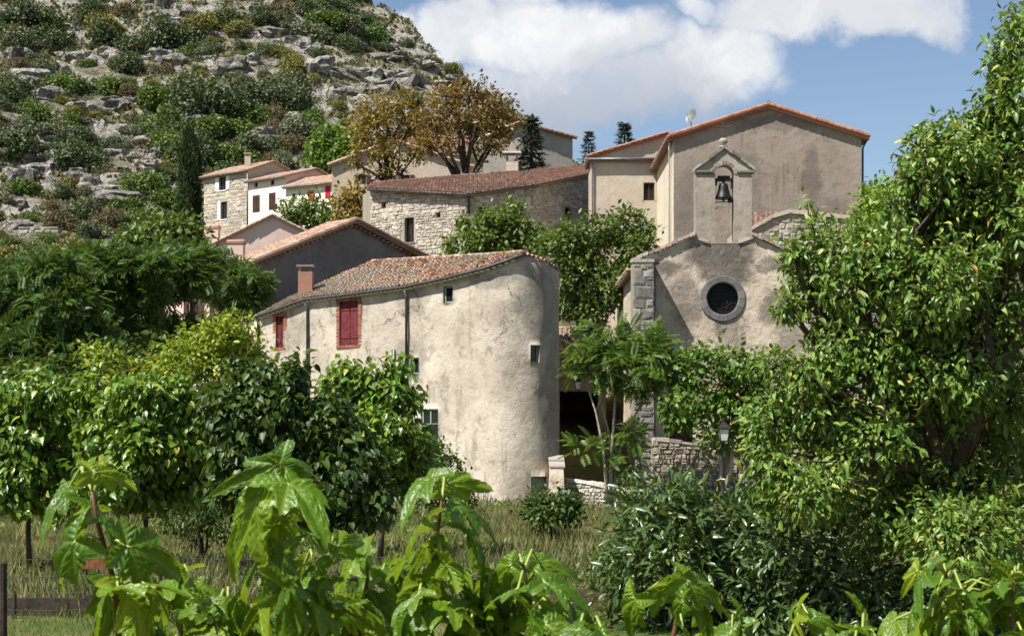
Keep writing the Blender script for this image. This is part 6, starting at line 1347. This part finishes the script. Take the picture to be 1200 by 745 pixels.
wf = thing('wire_fence', 'sagging wire mesh fence along the edge of the field', 'fence', (0, 25.2, 0))
wires = MB()
for z in (.25, .5, .75, 1.0): wires.tube([(x_, 25.2, z + .02 * math.sin(x_ * 2)) for x_ in np.arange(-8.5, 6.1, .5)], .004, 4)
for x_ in np.arange(-8.5, 6, .16): wires.tube([(x_, 25.2, .05), (x_ + .01, 25.2, 1.0)], .003, 3)
wires.build('wire_mesh', M['zinc_dark'], wf, kind='stuff')
for x_ in np.arange(-5.2, 6, 2.8): MB().tube([(x_, 25.24, -.1), (x_, 25.24, 1.12)], [.035, .03], 7).build('stake', M['dark_wood'], wf)

# ------------------------------------------------------------------ foreground: shoots of a mulberry with big lobed leaves
def big_leaf(seed, lobes, sinus=.30, curl=.22, nth=110, nr_=24):
    rs = np.random.RandomState(seed); th = np.linspace(-math.pi * .96, math.pi * .96, nth); R = np.zeros(nth)
    for (a, l, w) in lobes: R = np.maximum(R, l * np.exp(-((th - a) / w) ** 2))
    R = np.maximum(R, sinus * np.cos(np.clip(th * .5, -1.45, 1.45)) ** .6)
    sm = np.convolve(np.pad(R, 3, 'edge'), np.ones(7) / 7, 'valid'); R = .5 * R + .5 * sm
    tooth = np.abs(((th * 11 + rs.uniform()) % 1.0) - .5) * 2; R = R * (1 + .09 * (tooth - .5) * np.minimum(1, R * 2))
    rr_ = np.linspace(0, 1, nr_) ** .9; TH, RR = np.meshgrid(th, rr_); r = RR * np.interp(TH, th, R)
    X = r * np.cos(TH); Yv = r * np.sin(TH); la = np.array([l[0] for l in lobes]); D = np.abs(TH[..., None] - la); k = D.argmin(-1); d = np.take_along_axis(D, k[..., None], -1)[..., 0]; along = r * np.cos(np.minimum(d, 1.3)); across = r * np.sin(np.minimum(d, 1.3))
    ph = (along - across * .75) * 10.5; lat = np.exp(-((ph - np.round(ph)) / .10) ** 2) * np.clip(across * 9, 0, 1) * (along > .06)
    main = np.exp(-(across / (.011 + .006 * (1 - along))) ** 2)
    Z = .55 * across * (1 - .75 * np.minimum(1, across * 2.2)) - .035 * lat * np.clip(1 - r * .5, .3, 1) + .013 * np.cos(ph * 2 * math.pi + math.pi) * np.clip(across * 6, 0, 1)
    Z = Z - curl * np.maximum(X, 0) ** 2 - curl * .9 * Yv ** 2 + .035 * np.sin(X * 5 + seed) * r + .05 * fbm(np.stack([X, Yv, X * 0], -1).reshape(-1, 3), 3.0, 2, seed).reshape(X.shape)
    V = np.stack([X, Yv, Z], -1).reshape(-1, 3); i = (np.arange(nr_ - 1)[:, None] * nth + np.arange(nth - 1)[None]).ravel(); F = np.stack([i, i + nth, i + nth + 1, i + 1], -1)
    me = mesh_np('leaf', V, F, True); at = me.attributes.new('vein', 'FLOAT', 'POINT'); at.data.foreach_set('value', np.clip(main + .55 * lat, 0, 1).astype(np.float32).ravel()); me.materials.append(M['big_leaf']); return me
m, t, b = new_mat('big mulberry leaf'); ve = t.node('ShaderNodeAttribute', attribute_name='vein').outputs['Fac']; oi = t.node('ShaderNodeObjectInfo').outputs['Random']; co = coords(t)
col = t.ramp(oi, [(0, (.045, .115, .006)), (.4, (.078, .165, .007)), (.8, (.125, .215, .008)), (1, (.21, .27, .012))])
col = t.mix(t.rng(t.noise(co, 3, 5, .6), .35, .7, 0, .5), col, t.mix(1.0, col, (.7, .8, .6), 'MULTIPLY')); col = t.mix(t.rng(t.noise(co, 9, 5, .7), .62, .72, 0, .55), col, (.20, .22, .05)); col = t.mix(t.rng(t.noise(t.vmath('ADD', co, t.node('ShaderNodeObjectInfo').outputs['Location']), 5.5, 6, .75), .68, .74, 0, .8), col, (.13, .085, .02)); col = t.mix(t.math('MULTIPLY', ve, .32), col, (.28, .36, .07))
t.put(b.inputs['Base Color'], col); t.put(b.inputs['Roughness'], t.rng(t.noise(co, 6, 4, .6), .3, .7, .30, .46)); b.inputs['Specular IOR Level'].default_value = .45
bump(t, b, t.noise(co, 18, 4, .5), .12, .02)
tr_n = t.node('ShaderNodeBsdfTranslucent', ins={'Color': t.mix(t.math('MULTIPLY', ve, .5), t.mix(.75, col, (.42, .58, .03)), (.5, .55, .1))}); mx = t.node('ShaderNodeMixShader', ins={0: .33, 1: b.outputs[0], 2: tr_n.outputs[0]}); t.l.new(mx.outputs[0], t.n['Material Output'].inputs['Surface']); M['big_leaf'] = m
d_ = math.radians
L5 = [(0, 1.0, .20), (0, .9, .50), (d_(46), .72, .44), (d_(-46), .72, .44), (d_(108), .60, .55), (d_(-108), .60, .55)]
L3 = [(0, 1.0, .20), (0, .9, .58), (d_(48), .64, .5), (d_(-48), .64, .5), (d_(115), .58, .6), (d_(-115), .58, .6)]
L1 = [(0, 1.0, .55), (d_(50), .66, .6), (d_(-50), .66, .6), (d_(115), .50, .6), (d_(-115), .50, .6)]
LA = [(0, 1.0, .20), (0, .9, .48), (d_(44), .76, .42), (d_(-48), .6, .46), (d_(108), .58, .52), (d_(-110), .55, .55)]
BL = [big_leaf(1, L5, .42, .35), big_leaf(2, L3, .5, .45), big_leaf(3, L1, .52, .5), big_leaf(4, LA, .44, .38), big_leaf(5, L3, .5, .62), big_leaf(6, L5, .46, .58)]
fr_ = random.Random(31)
def shoot(name, label, stem, Y, leaves, rad=.0075, bark='bark_red', extra=.9):
    """a shoot with its leaves. stem: (px, py) up the stem; leaves: base px, py, tip px, py, tip nearer(-)/farther(+) in m, roll, broadness, variant"""
    gz_ = tz(XY(stem[0][0], Y)[0], Y); b0 = W(stem[0][0], stem[0][1], Y); root = Vector((b0.x + fr_.uniform(-.1, .1), Y + .05, gz_ - .05)); t_ = thing(name, label, 'shoot', root)
    pts = [root, root.lerp(b0, .55) + Vector((fr_.uniform(-.04, .04), 0, 0))] + [W(x, y, Y) for x, y in stem]; n = len(pts)
    MB().tube(pts, [rad * (1.25 - .8 * i / (n - 1)) for i in range(n)], 8).build('stem', M[bark], t_, smooth=True)
    st = [Vector(p) for p in pts]
    for k_ in range(int(len(leaves) * extra)):                 # smaller leaves filling in lower down
        f_ = fr_.uniform(0, .75); i_ = int(f_ * (len(stem) - 1)); g_ = f_ * (len(stem) - 1) - i_; bx, by = stem[i_][0] + (stem[i_ + 1][0] - stem[i_][0]) * g_, stem[i_][1] + (stem[i_ + 1][1] - stem[i_][1]) * g_; an_ = fr_.uniform(-1.35, 1.35); l_ = fr_.uniform(45, 80); pe = fr_.uniform(8, 26)
        leaves = leaves + [(bx + math.sin(an_) * pe, by - abs(math.cos(an_)) * pe * .5, bx + math.sin(an_) * (pe + l_), by + (math.cos(an_) * .8 - .1) * l_, fr_.uniform(-.06, .12), fr_.uniform(-30, 30), fr_.uniform(.7, 1), fr_.randrange(6))]
    for (x0, y0, x1, y1, dy, roll, wd, var) in leaves:
        yb = Y + fr_.uniform(-.2, .2); a = W(x0, y0, yb); c = W(x1, y1, yb + dy + fr_.uniform(-.07, .07)); ax = (c - a); L = ax.length * fr_.uniform(.84, 1.0); ax.normalize()
        sg_ = 1 if ax.x > 0 else -1; nr = Vector((sg_ * fr_.uniform(.3, 1.0), fr_.choice((-.55, -.25, .1, .35)) + fr_.uniform(-.1, .1), .85)); roll += fr_.uniform(-14, 14); wd *= .84; nr = (nr - ax * nr.dot(ax)).normalized(); nr = Matrix.Rotation(math.radians(roll), 3, ax) @ nr; sd = nr.cross(ax)
        Mx = Matrix([[ax[r] * L, sd[r] * L * wd, nr[r] * L, a[r]] for r in range(3)] + [[0, 0, 0, 1]]); lf = inst('leaf', BL[var], Mx, t_)
        q = min((s0.lerp(s1, f) for s0, s1 in zip(st[1:], st[2:]) for f in (0, .25, .5, .75, 1)), key=lambda p: (p - a).length + .3 * max(0, p.z - a.z))
        mdl = q.lerp(a, .5) + Vector((0, 0, (a - q).length * .22)); MB().tube([q, mdl, a, a + ax * L * .08], [.0035, .003, .0028, .002], 6).build('leaf_stalk', M['petiole'], t_, smooth=True)
shoot('mulberry_shoot', 'leftmost mulberry shoot, its leaves hanging over the fence and the plank', [(140, 760), (136, 690), (124, 645), (112, 605), (108, 575)], 3.7, [
    (110, 553, 188, 566, .04, 55, .55, 4), (82, 570, 18, 632, -.03, -35, .62, 1), (112, 600, 158, 650, -.06, 8, .95, 3), (88, 634, 22, 704, .03, -50, .75, 4), (150, 640, 228, 668, .10, 25, 1.0, 2), (132, 688, 82, 756, -.05, -8, .95, 1), (138, 688, 226, 664, .05, 20, .62, 2), (150, 695, 190, 775, -.03, 15, .85, 0), (105, 598, 80, 615, .06, 30, .9, 2), (125, 700, 128, 770, -.06, 0, .8, 1), (180, 690, 215, 740, .05, 20, .8, 2)], extra=0)
shoot('mulberry_shoot', 'tall red brown mulberry shoot, second from the left, leaves fanned at its tip', [(328, 760), (330, 690), (332, 640), (335, 600), (332, 560)], 3.6, [
    (328, 543, 222, 586, .02, -48, .55, 3), (334, 545, 388, 540, .08, 18, .95, 2), (338, 568, 396, 610, -.06, 20, .95, 1), (303, 585, 240, 702, -.02, -30, .72, 3), (318, 575, 322, 626, -.08, 0, .95, 2), (325, 680, 286, 758, -.06, -10, 1.05, 0), (338, 678, 402, 730, -.03, 14, 1.1, 5), (395, 640, 440, 622, .10, 35, .75, 2), (340, 560, 372, 600, .02, 40, .6, 4), (352, 690, 330, 765, -.05, 5, .9, 1), (308, 650, 262, 690, .08, -25, .8, 2), (360, 700, 430, 765, .02, 22, .9, 0)])
shoot('mulberry_shoot', 'central mulberry shoot in front of the rounded house, one leaf pointing left', [(488, 760), (494, 715), (500, 680), (512, 630), (518, 585)], 3.9, [
    (524, 566, 602, 571, .03, 52, .6, 4), (502, 562, 450, 606, -.05, -20, .85, 1), (506, 616, 550, 664, -.06, 10, 1.0, 3), (500, 608, 462, 640, .05, -30, .9, 2), (537, 590, 606, 622, .02, 30, .85, 2), (545, 615, 605, 695, .08, 28, .9, 5), (492, 690, 444, 752, -.05, -12, .95, 0), (505, 690, 560, 742, -.04, 12, .95, 1), (500, 640, 470, 690, -.02, -12, .8, 3), (520, 660, 570, 700, .03, 25, .8, 2), (480, 715, 470, 775, -.06, 0, .9, 1)])
shoot('mulberry_shoot', 'short mulberry shoot right of centre with two leaves spread to the right', [(630, 765), (625, 725), (620, 690), (612, 660)], 3.9, [
    (632, 658, 694, 668, .06, 25, .8, 2), (606, 658, 602, 700, -.04, -5, .8, 1), (638, 682, 708, 704, .0, 25, .9, 0), (640, 732, 716, 750, -.05, 18, .85, 1), (598, 662, 560, 690, .05, -35, .8, 2), (618, 700, 590, 755, -.05, -10, .9, 3), (650, 715, 660, 765, .04, 5, .8, 2)])
shoot('mulberry_shoot', 'dark lower mulberry shoot between the two tall ones', [(420, 765), (424, 720), (430, 680), (432, 640)], 4.2, [
    (425, 640, 440, 690, -.04, 5, 1.0, 2), (418, 655, 370, 690, .05, -20, 1.0, 1), (436, 660, 480, 690, .05, 20, .95, 2), (425, 700, 390, 760, -.04, -10, 1.0, 5), (432, 700, 470, 765, -.03, 12, 1.0, 0), (428, 650, 408, 630, .1, -30, .9, 2)])
shoot('mulberry_shoot', 'bottom edge mulberry shoot left of the centre, leaves only half in view', [(245, 775), (240, 745), (236, 715)], 4.0, [
    (236, 712, 200, 750, -.03, -15, 1.0, 1), (240, 716, 282, 752, -.03, 15, 1.0, 0), (238, 708, 262, 690, .08, 25, .8, 2), (228, 700, 176, 712, .05, -30, .8, 3)])
shoot('mulberry_shoot', 'low mulberry shoot with a dark leaf above a pale one before the medlar bush', [(780, 775), (790, 740), (800, 690), (802, 680)], 4.1, [
    (806, 680, 876, 714, .05, 32, .7, 4), (822, 712, 842, 760, -.04, 8, 1.1, 2), (745, 702, 722, 758, -.02, -15, .85, 1), (800, 705, 770, 725, .04, -30, .7, 2)])
shoot('mulberry_shoot', 'small mulberry shoot at the bottom, left of the bright right hand one', [(935, 775), (940, 742), (948, 722)], 4.3, [
    (930, 712, 912, 742, -.03, -15, .8, 1), (935, 718, 930, 765, -.05, 5, .95, 0), (955, 722, 992, 735, .04, 30, .6, 4), (960, 735, 985, 765, -.03, 12, .9, 1)])
shoot('mulberry_shoot', 'bright mulberry shoot crowding the lower right corner', [(1122, 775), (1118, 735), (1112, 700), (1108, 672)], 4.2, [
    (1075, 668, 1050, 700, -.02, -25, .7, 4), (1085, 672, 1060, 715, -.05, -12, .85, 1), (1105, 668, 1085, 660, .08, -20, .8, 2), (1100, 690, 1075, 735, -.05, -12, .9, 0), (1120, 690, 1152, 722, -.04, 15, .9, 1), (1118, 672, 1150, 668, .06, 25, .8, 2), (1112, 712, 1090, 752, -.05, -6, .9, 3), (1128, 715, 1150, 760, -.05, 12, .9, 1), (1170, 690, 1140, 705, .0, -25, .7, 4), (1165, 695, 1172, 745, -.05, 5, .9, 0), (1185, 690, 1215, 725, -.02, 18, .9, 1), (1050, 725, 1030, 760, -.03, -14, .9, 2), (1140, 665, 1165, 655, .1, 20, .7, 2), (1070, 720, 1062, 765, -.04, 0, .85, 1), (1190, 720, 1195, 770, -.06, 4, .9, 3)])

LOW = [(168, 715), (212, 680), (268, 705), (300, 725), (372, 668), (408, 706), (462, 668), (548, 712), (578, 690), (655, 716), (690, 738), (860, 735), (1010, 735), (1188, 668)]
for k, (x, yt) in enumerate(LOW):                        # lower shoots of the same hedge
    Y = fr_.uniform(3.7, 4.7); lv = []
    for j in range(9):
        an_ = -1.5 + 3.0 * (j + fr_.uniform(0, 1)) / 9; l_ = fr_.uniform(50, 84); pe = fr_.uniform(6, 22); by = yt + fr_.uniform(-4, 44)
        lv.append((x + math.sin(an_) * pe, by - abs(math.cos(an_)) * pe * .4, x + math.sin(an_) * (pe + l_), by + (math.cos(an_) * .75 - .12) * l_, fr_.uniform(-.1, .12), fr_.uniform(-35, 35), fr_.uniform(.65, 1), fr_.randrange(6)))
    shoot('mulberry_shoot', 'low leafy mulberry shoot, %s of the low ones counted from the left along the bottom' % ORD[k], [(x + fr_.uniform(-8, 8), 800), (x + fr_.uniform(-5, 5), 760), (x, yt + 18), (x, yt)], Y, lv, rad=.006)
